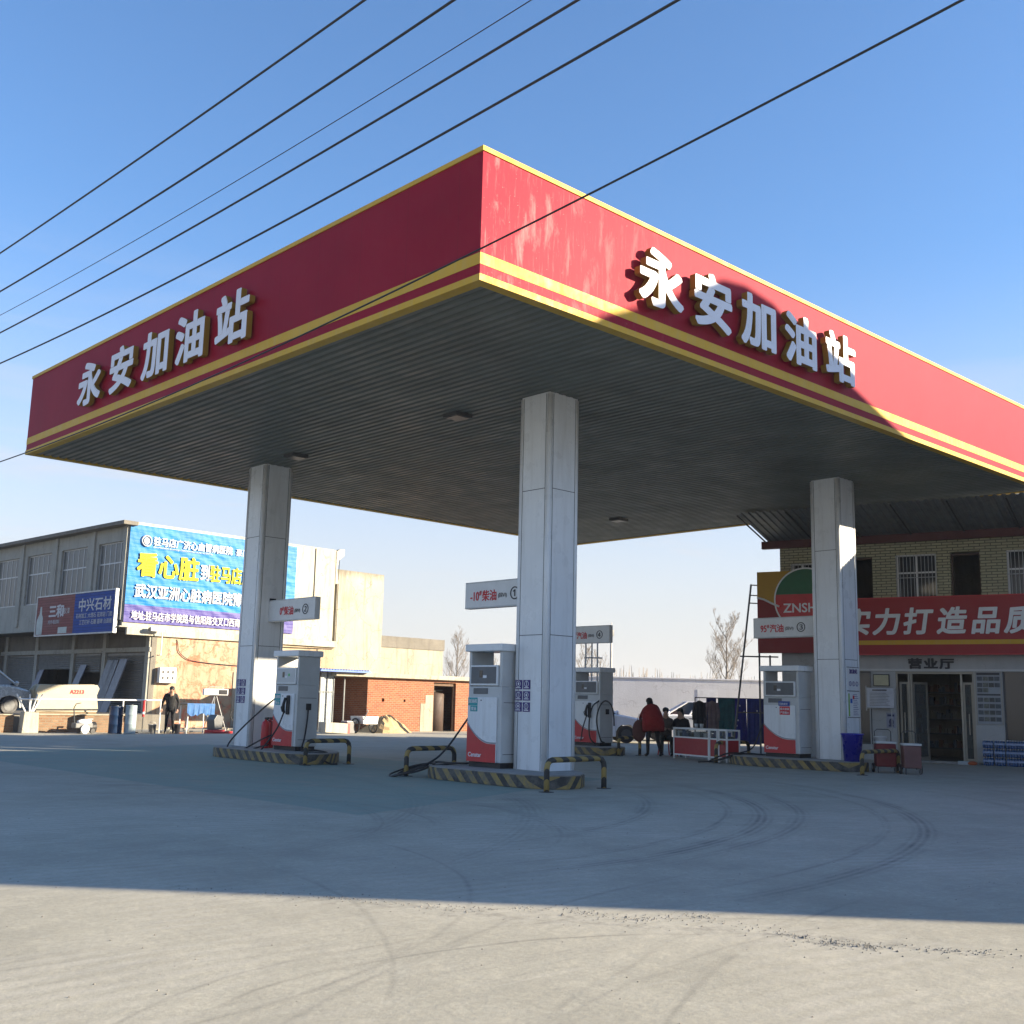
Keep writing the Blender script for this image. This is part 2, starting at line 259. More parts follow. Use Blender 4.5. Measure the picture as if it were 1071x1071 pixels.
# ------------------------------------------------------------------ mesh helpers
class MB:
    def __init__(s): s.v = []; s.f = []; s.m = []; s.T = Matrix.Identity(4)
    def at(s, x=0, y=0, z=0, rz=0, rx=0, ry=0):
        s.T = Matrix.Translation((x, y, z)) @ Matrix.Rotation(rz, 4, 'Z') @ Matrix.Rotation(rx, 4, 'X') @ Matrix.Rotation(ry, 4, 'Y'); return s
    def add(s, vs, fs, mi=0):
        b = len(s.v); s.v += [tuple(s.T @ Vector(p)) for p in vs]; s.f += [tuple(b+i for i in f) for f in fs]; s.m += [mi]*len(fs); return s
    def box(s, x0, y0, z0, x1, y1, z1, mi=0):
        x0, x1 = sorted((x0, x1)); y0, y1 = sorted((y0, y1)); z0, z1 = sorted((z0, z1))
        return s.add([(x0, y0, z0), (x1, y0, z0), (x1, y1, z0), (x0, y1, z0), (x0, y0, z1), (x1, y0, z1), (x1, y1, z1), (x0, y1, z1)],
                     [(0, 3, 2, 1), (4, 5, 6, 7), (0, 1, 5, 4), (1, 2, 6, 5), (2, 3, 7, 6), (3, 0, 4, 7)], mi)
    def quad(s, a, b, c, d, mi=0): return s.add([a, b, c, d], [(0, 1, 2, 3)], mi)
    def tube(s, pts, r, n=8, mi=0, closed=False):
        pts = [Vector(p) for p in pts]; rs = r if isinstance(r, (list, tuple)) else [r]*len(pts)
        vs = []; prev = None; N = len(pts)
        for i, p in enumerate(pts):
            if closed: d = (pts[(i+1) % N]-pts[i-1])
            else: d = (pts[min(i+1, N-1)]-pts[max(i-1, 0)])
            d = d.normalized() if d.length > 1e-9 else Vector((0, 0, 1))
            if prev is None:
                a = d.cross(Vector((0, 0, 1)));
                if a.length < .05: a = d.cross(Vector((1, 0, 0)))
            else: a = prev-d*prev.dot(d)
            a.normalize(); prev = a; b = d.cross(a)
            for k in range(n):
                t = 2*pi*k/n; vs.append(tuple(p+(a*cos(t)+b*sin(t))*rs[i]))
        fs = []
        for i in range(N if closed else N-1):
            for k in range(n):
                j = (i+1) % N; fs.append((i*n+k, i*n+(k+1) % n, j*n+(k+1) % n, j*n+k))
        if not closed: fs += [tuple(range(n))[::-1], tuple((N-1)*n+k for k in range(n))]
        return s.add(vs, fs, mi)
    def cyl(s, p, q, r, n=14, mi=0, r2=None): return s.tube([p, q], [r, r if r2 is None else r2], n, mi)
    def prism(s, poly, a, b, axis='z', mi=0):
        def P(u, v, t): return (u, v, t) if axis == 'z' else ((u, t, v) if axis == 'y' else (t, u, v))
        n = len(poly); vs = [P(u, v, a) for u, v in poly]+[P(u, v, b) for u, v in poly]
        return s.add(vs, [tuple(range(n))[::-1], tuple(range(n, 2*n))]+[(i, (i+1) % n, n+(i+1) % n, n+i) for i in range(n)], mi)
    def lathe(s, prof, n=16, mi=0, cx=0, cy=0):
        vs = []
        for r, z in prof:
            for k in range(n): vs.append((cx+r*cos(2*pi*k/n), cy+r*sin(2*pi*k/n), z))
        fs = [(i*n+k, i*n+(k+1) % n, (i+1)*n+(k+1) % n, (i+1)*n+k) for i in range(len(prof)-1) for k in range(n)]
        fs += [tuple(range(n))[::-1], tuple((len(prof)-1)*n+k for k in range(n))]
        return s.add(vs, fs, mi)
    def ell(s, c, r, n=12, k=8, mi=0):
        vs = [(c[0]+r[0]*sin(pi*j/k)*cos(2*pi*i/n), c[1]+r[1]*sin(pi*j/k)*sin(2*pi*i/n), c[2]+r[2]*cos(pi*j/k)) for j in range(k+1) for i in range(n)]
        return s.add(vs, [(j*n+i, (j+1)*n+i, (j+1)*n+(i+1) % n, j*n+(i+1) % n) for j in range(k) for i in range(n)], mi)
    def build(s, name, mats, parent=None, bevel=0, smooth=False, merge=False):
        me = bpy.data.meshes.new(name); me.from_pydata(s.v, [], s.f)
        if not isinstance(mats, (list, tuple)): mats = [mats]
        for m in mats: me.materials.append(m)
        for p, i in zip(me.polygons, s.m): p.material_index = i; p.use_smooth = smooth
        if merge or smooth or bevel:
            bm = bmesh.new(); bm.from_mesh(me)
            if not bevel or merge: bmesh.ops.remove_doubles(bm, verts=bm.verts, dist=1e-5)
            bmesh.ops.recalc_face_normals(bm, faces=bm.faces); bm.to_mesh(me); bm.free()
        me.update(); o = bpy.data.objects.new(name, me); COL.objects.link(o)
        if parent is not None: o.parent = parent
        if bevel:
            b = o.modifiers.new('bevel', 'BEVEL'); b.width = bevel; b.segments = 2; b.limit_method = 'ANGLE'; b.angle_limit = R(40)
        return o
def tag(o, label=None, cat=None, group=None, kind=None):
    if label: o['label'] = label
    if cat: o['category'] = cat
    if group: o['group'] = group
    if kind: o['kind'] = kind
    return o
def thing(name, label, cat, loc=(0, 0, 0), rz=0, group=None):
    o = bpy.data.objects.new(name, None); COL.objects.link(o); o.location = loc; o.rotation_euler = (0, 0, rz); o.empty_display_size = .2
    return tag(o, label, cat, group)
def text_mesh(txt, size, ext=.003, bold=0, n=3, widthscale=1, align='LEFT', spacing=1):
    """Flat lettering standing in the local XZ plane, reading along +X and facing -Y; bold by overlaid offset copies"""
    cu = bpy.data.curves.new('txt', 'FONT'); cu.body = txt; cu.size = size; cu.extrude = ext; cu.align_x = align; cu.space_character = spacing
    cu.resolution_u = 3 if size < .5 else 6
    o = bpy.data.objects.new('txt', cu); COL.objects.link(o)
    me = bpy.data.meshes.new_from_object(o.evaluated_get(bpy.context.evaluated_depsgraph_get()))
    bpy.data.objects.remove(o); bpy.data.curves.remove(cu)
    bm = bmesh.new(); k = 0
    offs = [(0, 0)]
    if bold:
        for i in range(n*4):
            a = 2*pi*(i+.37+.11*(i % 3))/(n*4); q = (abs(cos(a))**4+abs(sin(a))**4)**-.25
            offs.append((bold*q*cos(a), bold*q*sin(a)))
    base = bmesh.new(); base.from_mesh(me); vs = [v.co.copy() for v in base.verts]; base.verts.index_update(); fs = [[v.index for v in f.verts] for f in base.faces]; base.free()
    for dx, dy in offs:
        nv = [bm.verts.new(((v.x+dx*size)*widthscale, -(v.z)-k*.0004*max(1, ext*12), v.y+dy*size)) for v in vs]
        for f in fs:
            try: bm.faces.new([nv[i] for i in f])
            except ValueError: pass
        k += 1
    bm.normal_update()
    out = bpy.data.meshes.new('text'); bm.to_mesh(out); bm.free(); bpy.data.meshes.remove(me)
    return out
def text(name, txt, size, loc, mats, parent=None, rz=0, ext=.003, bold=0, n=3, ws=1, align='LEFT', spacing=1):
    me = text_mesh(txt, size, ext, bold, n, ws, align, spacing)
    mats = mats if isinstance(mats, (list, tuple)) else [mats]
    for m in mats: me.materials.append(m)
    if len(mats) > 1:
        for p in me.polygons: p.material_index = 0 if p.normal.y < -.7 else 1
    me.transform(Matrix.Translation(loc) @ Matrix.Rotation(rz, 4, 'Z'))
    o = bpy.data.objects.new(name, me); COL.objects.link(o)
    if parent is not None: o.parent = parent
    return o
def wall(mb, x0, x1, z0, z1, ops, y0=0, y1=.25, mi=0):
    """wall in XZ, front at y0 (facing -y), with rectangular openings (xa,za,xb,zb)"""
    xs = sorted({x0, x1, *[o[0] for o in ops], *[o[2] for o in ops]}); zs = sorted({z0, z1, *[o[1] for o in ops], *[o[3] for o in ops]})
    xs = [x for x in xs if x0 <= x <= x1]; zs = [z for z in zs if z0 <= z <= z1]
    def op(i, j):
        if i < 0 or j < 0 or i >= len(xs)-1 or j >= len(zs)-1: return True
        cx = (xs[i]+xs[i+1])/2; cz = (zs[j]+zs[j+1])/2
        return any(a < cx < c and b < cz < d for a, b, c, d in ops)
    for i in range(len(xs)-1):
        for j in range(len(zs)-1):
            if op(i, j): continue
            a, b, c, d = xs[i], xs[i+1], zs[j], zs[j+1]
            mb.quad((a, y0, c), (b, y0, c), (b, y0, d), (a, y0, d), mi); mb.quad((b, y1, c), (a, y1, c), (a, y1, d), (b, y1, d), mi)
            if op(i-1, j): mb.quad((a, y1, c), (a, y0, c), (a, y0, d), (a, y1, d), mi)
            if op(i+1, j): mb.quad((b, y0, c), (b, y1, c), (b, y1, d), (b, y0, d), mi)
            if op(i, j-1): mb.quad((a, y1, c), (b, y1, c), (b, y0, c), (a, y0, c), mi)
            if op(i, j+1): mb.quad((a, y0, d), (b, y0, d), (b, y1, d), (a, y1, d), mi)
    return mb
def cable(pts, sub=8):
    """Catmull-Rom through points"""
    P = [Vector(p) for p in pts]; P = [2*P[0]-P[1]]+P+[2*P[-1]-P[-2]]; out = []
    for i in range(1, len(P)-2):
        for k in range(sub):
            t = k/sub; a, b, c, d = P[i-1:i+3]
            out.append(.5*((2*b)+(c-a)*t+(2*a-5*b+4*c-d)*t*t+(3*b-a-3*c+d)*t**3))
    out.append(P[-2]); return out
# ------------------------------------------------------------------ ground
g = MB().quad((-400, -400, 0), (800, -400, 0), (800, 800, 0), (-400, 800, 0)).build('ground', M['ground']); tag(g, kind='structure')
# loose grit along the broken joint in the sun
gr = MB(); rnd = random.Random(3)
JP = [Vector((a, b, 0)) for a, b in ((-5.58, -3.12), (-5.0, -3.85), (-4.72, -4.25), (-4.48, -4.89), (-3.76, -5.42), (-3.72, -5.97), (-3.21, -6.14), (-3.27, -7.01), (-3.25, -7.28), (-3.13, -7.47), (-2.62, -8.1))]
for i in range(850):
    t = rnd.random()**.7*9.99; k = int(t); gg = .03+.09*(sin(t*7)*.5+.5); p = JP[k].lerp(JP[k+1], t-k)+Vector((rnd.gauss(0, gg), rnd.gauss(0, gg), 0))
    s_ = rnd.uniform(.0025, .0075)*(1.9 if rnd.random() < .04 else 1); z = s_*.4
    gr.at(p.x, p.y, z, rnd.uniform(0, 6)); gr.add([(-s_, -s_*.7, -z), (s_, -s_*.6, -z), (s_*.8, s_*.7, -z), (-s_*.7, s_, -z), (-s_*.3, -s_*.2, s_*.6), (s_*.4, s_*.3, s_*.5)],
           [(0, 1, 5, 4), (1, 2, 5), (2, 3, 4, 5), (3, 0, 4)])
for i in range(500):
    x = rnd.uniform(-9, 3); y = rnd.uniform(-10, 3); s_ = rnd.uniform(.002, .008)
    gr.at(x, y, 0, rnd.uniform(0, 6)); gr.add([(-s_, -s_*.7, 0), (s_, -s_*.6, 0), (s_*.8, s_*.7, 0), (-s_*.7, s_, 0), (0, 0, s_)], [(0, 1, 4), (1, 2, 4), (2, 3, 4), (3, 0, 4)])
tag(gr.build('gravel', mat('grit', (.2, .19, .165), .9)), 'loose grit scattered along the broken concrete joint', 'gravel', kind='stuff')
# ------------------------------------------------------------------ canopy
ZB, ZT, CA, CB = 7.30, 9.34, 17.04, 20.2
can = thing('canopy', 'large flat red and yellow filling station canopy with raised white characters', 'canopy')
mb = MB(); T_ = .16
mb.box(0, 0, ZB+.1, CB, T_, ZT-.06); mb.box(0, T_, ZB+.1, T_, CA, ZT-.06); mb.box(CB-T_, T_, ZB+.1, CB, CA, ZT-.06); mb.box(T_, CA-T_, ZB+.1, CB-T_, CA, ZT-.06)
mb.build('fascia', M['fascia'], can)
def ringband(z0, z1, p, d=.0, name='band', m='yellow', t=.02):
    b = MB(); b.box(-p, -p, z0, CB+p, t, z1); b.box(-p, CA-t, z0, CB+p, CA+p, z1); b.box(-p, t, z0, t, CA-t, z1); b.box(CB-t, t, z0, CB+p, CA-t, z1)
    return b.build(name, M[m], can)
ringband(ZT-.075, ZT, .02, name='top_trim', t=.17); ringband(7.55, 7.72, .006, name='yellow_stripe', t=-.001); ringband(ZB, ZB+.1, .015, name='bottom_trim', t=.17)
rb = MB(); rb.box(.02, .02, ZT-.35, CB-.02, CA-.02, ZT-.3); rb.build('roof_deck', M['galv'], can)
# soffit: folded metal strips running along Y
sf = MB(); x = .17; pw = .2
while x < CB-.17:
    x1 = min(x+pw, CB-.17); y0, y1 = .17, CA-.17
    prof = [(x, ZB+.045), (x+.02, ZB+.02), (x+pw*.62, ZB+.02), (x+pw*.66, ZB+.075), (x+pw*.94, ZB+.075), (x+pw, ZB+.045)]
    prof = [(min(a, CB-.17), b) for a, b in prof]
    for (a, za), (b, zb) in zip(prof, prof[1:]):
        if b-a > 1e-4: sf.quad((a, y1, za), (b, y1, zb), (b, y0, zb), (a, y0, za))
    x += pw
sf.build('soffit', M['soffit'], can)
for lx, ly in ((4.7, 5.9), (4.6, 11.85), (16.7, 11.9)):
    b = MB(); b.at(lx, ly, ZB, .0); b.box(-.22, -.22, -.05, .22, .22, .03)
    f = b.build('ceiling_lamp', M['darksteel'], can, bevel=.01); b = MB(); b.at(lx, ly, ZB); b.box(-.18, -.18, -.065, .18, .18, -.0505); b.build('diffuser', M['glass_grey'], f)
chars = '永安加油站'
for i, (c, x0, x1) in enumerate(zip(chars, (3.30, 4.72, 6.13, 7.52, 8.95), (4.47, 5.89, 7.28, 8.74, 10.24))):
    o = text('sign_character', c, 1.02, (x0+.02-.06, -.12, 7.98), [M['letter'], M['gold']], can, 0, ext=.06, bold=.034, n=4, ws=1.14)
for i, (c, y0, y1) in enumerate(zip(chars, (13.68, 12.04, 10.42, 8.96, 7.36), (12.11, 10.40, 9.05, 7.46, 5.86))):
    o = text('sign_character', c, 1.03, (-.10, y0-.02, 7.96), [M['letter'], M['gold']], can, -pi/2, ext=.055, bold=.034, n=4, ws=1.2)
# ------------------------------------------------------------------ columns
def column(cx, cy, label, stickers=None, sx=0):
    o = thing('canopy_column', label, 'column', (cx, cy, 0), 0, 'white clad columns holding up the canopy')
    s = .405; r = .07; poly = []
    for (qx, qy, a0) in ((s-r, s-r, 0), (-s+r, s-r, 90), (-s+r, -s+r, 180), (s-r, -s+r, 270)):
        for k in range(5): a = R(a0+k*22.5); poly.append((qx+r*cos(a), qy+r*sin(a)))
    b = MB(); b.prism(poly, .22, ZB+.03); b.build('cladding', M['white_panel'], o)
    g = MB()
    for zz in (2.69, 4.0 if False else 5.45):
        g.box(-s-.002, -s+.1, zz, s+.002, s-.1, zz+.012); g.box(-s+.1, -s-.002, zz, s-.1, s+.002, zz+.012)
    for e in (-1, 1):
        for q in (-s+.1, s-.1):
            g.box(q-.006, e*s-.002, .24, q+.006, e*s+.002, ZB); g.box(e*s-.002, q-.006, .24, e*s+.002, q+.006, ZB)
    g.build('panel_joint', M['seam'], o)
    # raised round corner strips
    c = MB()
    for ex in (-1, 1):
        for ey in (-1, 1): c.cyl((ex*(s-.045), ey*(s-.045), .23), (ex*(s-.045), ey*(s-.045), ZB-.01), .058, 12)
    c.build('corner_strip', M['white_panel'], o, smooth=True)
    if stickers:
        for i in range(2):
            for j in range(3):
                yy = stickers-i*.215; zz = 1.78-j*.205
                q = MB(); q.box(-s-.012, yy-.09, zz-.085, -s-.001, yy+.09, zz+.085)
                k = q.build('warning_sticker', M['purple'], o)
                q = MB(); q.at(-s-.0125, yy, zz+.015, 0, 0, pi/2)
                q.tube([(.052*cos(t*pi/8), .052*sin(t*pi/8), -.001) for t in range(16)], .006, 4, closed=True)
                q.box(-.048, -.005, -.004, .048, .005, .001) if (i+j) % 2 else q.ell((0, 0, 0), (.03, .02, .004), 8, 4)
                q.box(.064, -.06, -.003, .08, .06, .001)
                q.build('pictogram', M['white_ink'], k)
    return o
column(5.163, 3.667, 'white clad column of the nearest pump island, purple warning stickers on its side', .29)
column(5.06, 13.742, 'white clad column beside the red tube and the pump with green lit display', .22)
c3 = column(15.70, 3.70, 'white clad column with notice sheets, blue bucket at its foot')
column(15.70, 13.72, 'white clad column mostly hidden behind the nearest column')
q = MB(); q.box(-.22, -.419, 1.93, .32, -.407, 2.50); s1 = q.build('safety_notice', M['white'], c3); s1['label'] = 'white notice with three purple prohibition symbols'
text('lettering', '加油站', .13, (-.14, -.422, 2.36), M['purple'], s1, bold=.012, n=2, ws=1.0)
for k in range(3):
    q = MB(); q.at(-.1+.16*k, -.421, 2.1, 0, pi/2); q.tube([(.055*cos(t*pi/7), .055*sin(t*pi/7), 0) for t in range(14)], .007, 4, closed=True); q.box(-.004, -.05, -.003, .004, .05, .003); q.build('pictogram', M['purple'], s1)
q = MB(); q.box(-.22, -.419, 1.28, .32, -.407, 1.91); s2 = q.build('notice_sheet', M['white'], c3)
q = MB(); q.box(-.21, -.421, 1.3, -.15, -.4195, 1.86); q.build('green_stripe', flat('green_ink', (.2, .42, .05), .6), s2)
q = MB(); q.box(-.12, -.421, 1.62, -.02, -.4195, 1.73); q.build('blue_block', flat('blue_ink', (.02, .1, .4), .6), s2)
q = MB(); q.box(.0, -.421, 1.72, .08, -.4195, 1.81); q.build('red_block', M['redink'], s2)
q = MB()
for k in range(12): q.box(.02+.0*k, -.421, 1.33+k*.045, .27-.03*(k % 3), -.4195, 1.342+k*.045)
q.build('print', M['purple'], s2)
q = MB(); q.box(-.24, -.42, 1.91, .34, -.4075, 1.93); q.box(-.24, -.42, 1.265, .34, -.4075, 1.28); q.box(-.24, -.42, 2.50, .34, -.4075, 2.515); q.build('notice_frame', M['ink'], c3)
# ------------------------------------------------------------------ pump islands
def island(x0, y0, x1, y1, label):
    o = thing('pump_island', label, 'island', ((x0+x1)/2, (y0+y1)/2, 0), 0, 'raised pump islands with hazard striped kerbs')
    mx, my = (x0+x1)/2, (y0+y1)/2
    P_ = [(x0, y1-1.0), (x0, y0+.8), (x0+.04, y0+.5), (x0+.18, y0+.2), (x0+.48, y0+.02), (x0+.88, y0+.07), (x0+1.28, y0+.35), (x0+1.63, y0+.78), (x0+1.85, y0+1.3), (x0+1.88, y0+1.9),
          (x0+1.88, y1-1.0), (x0+1.8, y1-.6), (x0+1.5, y1-.15), (x0+.95, y1), (x0+.45, y1-.2), (x0+.14, y1-.6)]
    poly = [(px-mx, py-my) for px, py in P_]
    b = MB(); b.prism(poly, 0, .215); b.build('kerb', M['hazard'], o, bevel=.015)
    b = MB(); b.prism([(px*.985, py*.992) for px, py in poly], .2151, .235); b.build('top_slab', M['kerbtop'], o, bevel=.008)
    return o
island(3.82, 2.23, 5.70, 6.15, 'nearest pump island with worn yellow and black diagonal kerb stripes')
island(3.82, 9.85, 5.70, 14.4, 'pump island at the foot of the column with the red tube')
island(14.4, 2.6, 16.28, 6.6, 'pump island carrying the blue bucket and the pump with red sticker')
island(14.4, 10.35, 16.28, 14.6, 'pump island beside the white cars')
# ------------------------------------------------------------------ guard rails
def rail(x0, y0, x1, y1, label, h=.52):
    L = sqrt((x1-x0)**2+(y1-y0)**2); o = thing('guard_rail', label, 'guard rail', (x0, y0, 0), atan2(y1-y0, x1-x0), 'low striped guard rails at the pump islands')
    r = .14; pts = [(0, 0, 0), (0, 0, h-r)]+[(r-r*cos(a), 0, h-r+r*sin(a)) for a in (R(30), R(60), R(90))]+[(L-r+r*sin(a), 0, h-r+r*cos(a)) for a in (0, R(30), R(60), R(90))]+[(L, 0, 0)]
    MB().tube(pts, .048, 12).build('hoop', M['railpaint'], o, smooth=True)
    for q in (0, L):
        b = MB(); b.box(q-.09, -.09, 0, q+.09, .09, .012); b.build('foot_plate', M['darksteel'], o)
rail(3.58, 2.03, 5.12, 2.14, 'yellow and black hoop rail in front of the nearest column')
rail(3.85, 6.1, 5.15, 6.2, 'yellow and black hoop rail beside the coiled hose')
rail(3.95, 9.75, 5.12, 9.78, 'striped hoop rail beside the pump with green display')
rail(13.7, 1.97, 15.55, 2.05, 'striped hoop rail in front of the wheeled carts')
rail(14.7, 6.72, 16.3, 6.8, 'striped hoop rail beside the red display cabinets')
rail(14.9, 10.28, 15.75, 10.2, 'small striped hoop rail in front of the car wheel')
# ------------------------------------------------------------------ dispensers
def hose(name, parent, pts, r=.019): return MB().tube(cable(pts, 8), r, 8).build(name, M['black'], parent, smooth=True)
def dispenser(x, y, w_, label, nozzle, stick, z=.235, lit=False):
    o = thing('fuel_dispenser', label, 'fuel pump', (x, y, z), -pi/2, 'white fuel dispensers on the pump islands')
    D = .58
    b = MB(); b.box(.03, .03, .0, w_-.03, D-.03, .1); b.build('plinth', M['black'], o)
    b = MB(); b.box(0, 0, .1, w_, D, 1.5); b.build('cabinet', M['grey_panel'], o, bevel=.012)
    for xa in (0, w_-.07): MB().box(xa, 0, 1.5, xa+.07, D, 2.16).build('side_panel', M['grey_panel'], o, bevel=.01)
    b = MB(); b.prism([(-.06, -.07), (-.06, D+.05), (w_+.05, D+.05), (w_+.05, -.07)], 2.16, 2.30); b.build('top_cover', M['white_panel'], o, bevel=.02)
    b = MB(); b.box(.07, .03, 1.5, w_-.07, D-.03, 1.88); b.build('head', M['grey_panel'], o, bevel=.01)
    b = MB(); b.box(.06, -.02, 1.52, w_-.1, .0295, 1.90); hd = b.build('display_frame', M['white_panel'], o, bevel=.008)
    b = MB(); b.box(.09, -.026, 1.555, w_-.14, -.0205, 1.87); b.build('display', M['dark_grey'] if not lit else M['grey_panel'], hd)
    b = MB(); b.box(.33, -.03, 1.67, .42, -.0265, 1.80); b.build('readout', M['glass'], hd)
    b = MB(); b.box(.43, -.03, 1.66, .53, -.0265, 1.71); b.build('keypad', M['white_ink'], hd)
    if lit:
        b = MB(); b.box(.58, -.03, 1.70, .64, -.0265, 1.76); b.build('indicator', flat('green_light', (.02, .5, .1), .4), hd)
    b = MB(); b.box(.15, -.012, 1.36, .55, -.001, 1.47); b.build('card_recess', M['dark_grey'], o, bevel=.004)
    b = MB(); b.box(.02, -.03, .1, w_-.1, -.001, 1.3); dr = b.build('lower_door', M['white_panel'], o, bevel=.01)
    q = w_-.1; cur = [(.02, .80)]+[(.02+(q-.02)*t, .80-.36*(1-(1-min(1, t*1.25))**2.0)) for t in [k/12 for k in range(1, 13)]]
    b = MB(); b.prism([(.022, .102)]+[(min(a, q-.002), c) for a, c in cur]+[(q-.002, .102)], -.0335, -.0305, 'y'); b.build('red_swoosh', M['red'], dr)
    b = MB(); b.tube([(a, -.033, c+.02) for a, c in cur], .012, 4); b.build('grey_line', flat('silver_ink', (.35, .35, .35), .4), dr)
    text('lettering', 'Censtar', .115, (.07, -.0345, .19), M['white_ink'], dr, bold=.012, n=2)
    b = MB(); b.cyl((.4, -.036, 1.24), (.4, -.029, 1.24), .014); b.build('lock', M['darksteel'], dr)
    if stick == 'teal':
        b = MB(); b.box(.03, -.034, 1.14, .3, -.0302, 1.29); st = b.build('teal_sticker', M['teal'], dr); text('lettering', '加油机', .08, (.05, -.0355, 1.195), M['white_ink'], st, bold=.01, n=2)
        b = MB(); b.box(.1, -.034, 1.03, .3, -.0302, 1.135); st = b.build('teal_sticker', M['teal'], dr); text('lettering', '柴油', .07, (.13, -.0355, 1.055), M['white_ink'], st, bold=.01, n=2)
    if stick == 'red':
        b = MB(); b.box(.5, -.034, 1.06, .8, -.0302, 1.27); st = b.build('red_sticker', M['redink'], dr); text('lettering', '熄火加油', .065, (.52, -.0355, 1.18), M['white_ink'], st, bold=.01, n=2); text('lettering', '严禁烟火', .065, (.52, -.0355, 1.09), M['white_ink'], st, bold=.01, n=2)
        b = MB(); b.box(.47, -.034, 1.28, .8, -.0302, 1.4); st = b.build('blue_sticker', flat('blue_sticker', (.02, .06, .3), .5), o); text('lettering', '扫码支付', .06, (.5, -.0355, 1.31), M['white_ink'], st, bold=.01, n=2)
    if nozzle:
        b = MB(); b.box(.63, -.09, .82, .73, -.031, 1.26); hb = b.build('nozzle_holster', M['black'], dr, bevel=.02)
        b = MB(); b.tube([(.66, -.12, 1.2), (.62, -.14, 1.05), (.60, -.13, .92), (.62, -.1, .85)], [.03, .035, .04, .025], 8); b.tube([(.60, -.13, 1.05), (.54, -.15, .98), (.58, -.14, .88)], .012, 6); b.build('nozzle', M['black'], hb, smooth=True)
    b = MB()
    for zz in (.25, 1.2): b.box(w_, .06, zz, w_+.004, D-.06, zz+.01)
    b.build('panel_joint', M['seam'], o)
    return o
d2 = dispenser(4.5, 5.08, .93, 'white fuel pump with teal stickers beside the nearest column', False, 'teal')
d1 = dispenser(4.5, 12.02, .98, 'white fuel pump with green lit display and black nozzle, hoses looping to the floor', True, 'teal', lit=True)
d3 = dispenser(15.0, 5.43, 1.05, 'white fuel pump with red sticker below its display, beside the column with notices', False, 'red')
d4 = dispenser(15.0, 12.15, 1.05, 'white fuel pump beside the white cars with a big round hose loop', True, None)
hose('hose', d1, [(.62, -.12, .86), (.5, -.2, .5), (.2, -.3, .12), (-.1, -.35, -.1), (-.5, -.4, -.12), (-.35, -.2, .02), (.0, -.1, .1)])
hose('hose', d1, [(-.02, .2, 1.3), (-.3, -.1, .95), (-1.0, -.3, .4), (-1.35, -.4, .02), (-1.1, -.42, -.18), (-.6, -.35, .0), (-.1, -.1, .28), (0, .1, .35)])
hose('hose', d1, [(.99, .3, 1.0), (1.05, .25, .7), (1.05, .2, .3), (1.1, .1, .02), (1.5, .0, .01), (1.9, .1, .0), (1.7, .4, .0), (1.3, .35, .03), (1.6, -.1, .05), (2.2, .1, -.2), (2.4, .2, -.215)])
hose('hose', d2, [(-.01, .3, 1.2), (-.2, .1, .8), (-.5, -.1, .3), (-.75, -.3, .03), (-1.1, -.75, -.19), (-.95, -.95, -.2), (-.55, -.7, -.1), (-.7, -.2, .02), (-1.15, -.35, -.05), (-1.3, -.8, -.2), (-.9, -1.0, -.21), (-.6, -.6, -.05), (-.3, -.1, .03), (-.05, .1, .05)])
hose('hose', d2, [(-.1, .1, .04), (-.5, .0, .03), (-1.0, .05, .02), (-1.3, -.3, -.1), (-1.2, -.7, -.2), (-.9, -.5, -.1), (-1.0, .1, .02)])
hose('hose', d3, [(-.01, .3, 1.1), (-.15, .1, .7), (-.35, 0, .2), (-.7, -.2, .03), (-1.3, -.6, -.2), (-1.0, -.2, .02), (-.5, .1, .03), (0, .2, .03)])
hose('hose', d3, [(-.1, .1, .03), (-.6, -.1, .03), (-1.1, -.5, -.15), (-1.5, -.8, -.21)])
hose('hose', d4, [(1.06, .2, .1), (1.08, 0, .2), (1.06, -.15, .7), (1.1, -.1, 1.1), (1.2, .05, 1.32), (1.4, .1, 1.2), (1.5, .1, .9), (1.52, .1, .6)], .022)
hose('hose', d4, [(.95, -.04, .02), (.75, -.1, .25), (.72, -.1, .75), (.85, -.1, 1.15), (1.06, -.05, 1.32)], .022)
hose('hose', d4, [(.62, -.12, .86), (.55, -.2, .5), (.4, -.1, .2), (.3, -.03, .15)])
for dd in (d1, d4):
    b = MB(); b.box(dd is d1 and .985 or 1.055, .24, .93, 1.03 if dd is d1 else 1.1, .36, 1.08); b.build('hose_outlet', M['black'], dd, bevel=.01)
# red tube by the column (fire extinguisher box), dark red one by the nearest
def ext(x, y, label, h=.68, r=.1):
    o = thing('fire_extinguisher', label, 'extinguisher', (x, y, .235))
    MB().lathe([(r*.9, 0), (r, .02), (r, h*.8), (r*.8, h*.9), (.03, h*.96), (.03, h)], 18).build('cylinder', M['red'], o, smooth=True)
    MB().box(-.025, -.1, h, .025, .03, h+.05).build('handle', M['black'], o, bevel=.008)
    hose('hose', o, [(0, -.05, h), (.1, -.12, h-.1), (.11, -.1, h*.4)], .012)
ext(4.62, 12.55, 'red fire extinguisher between column and pump with green display')
ext(4.85, 12.72, 'second red fire extinguisher behind the first by the column')
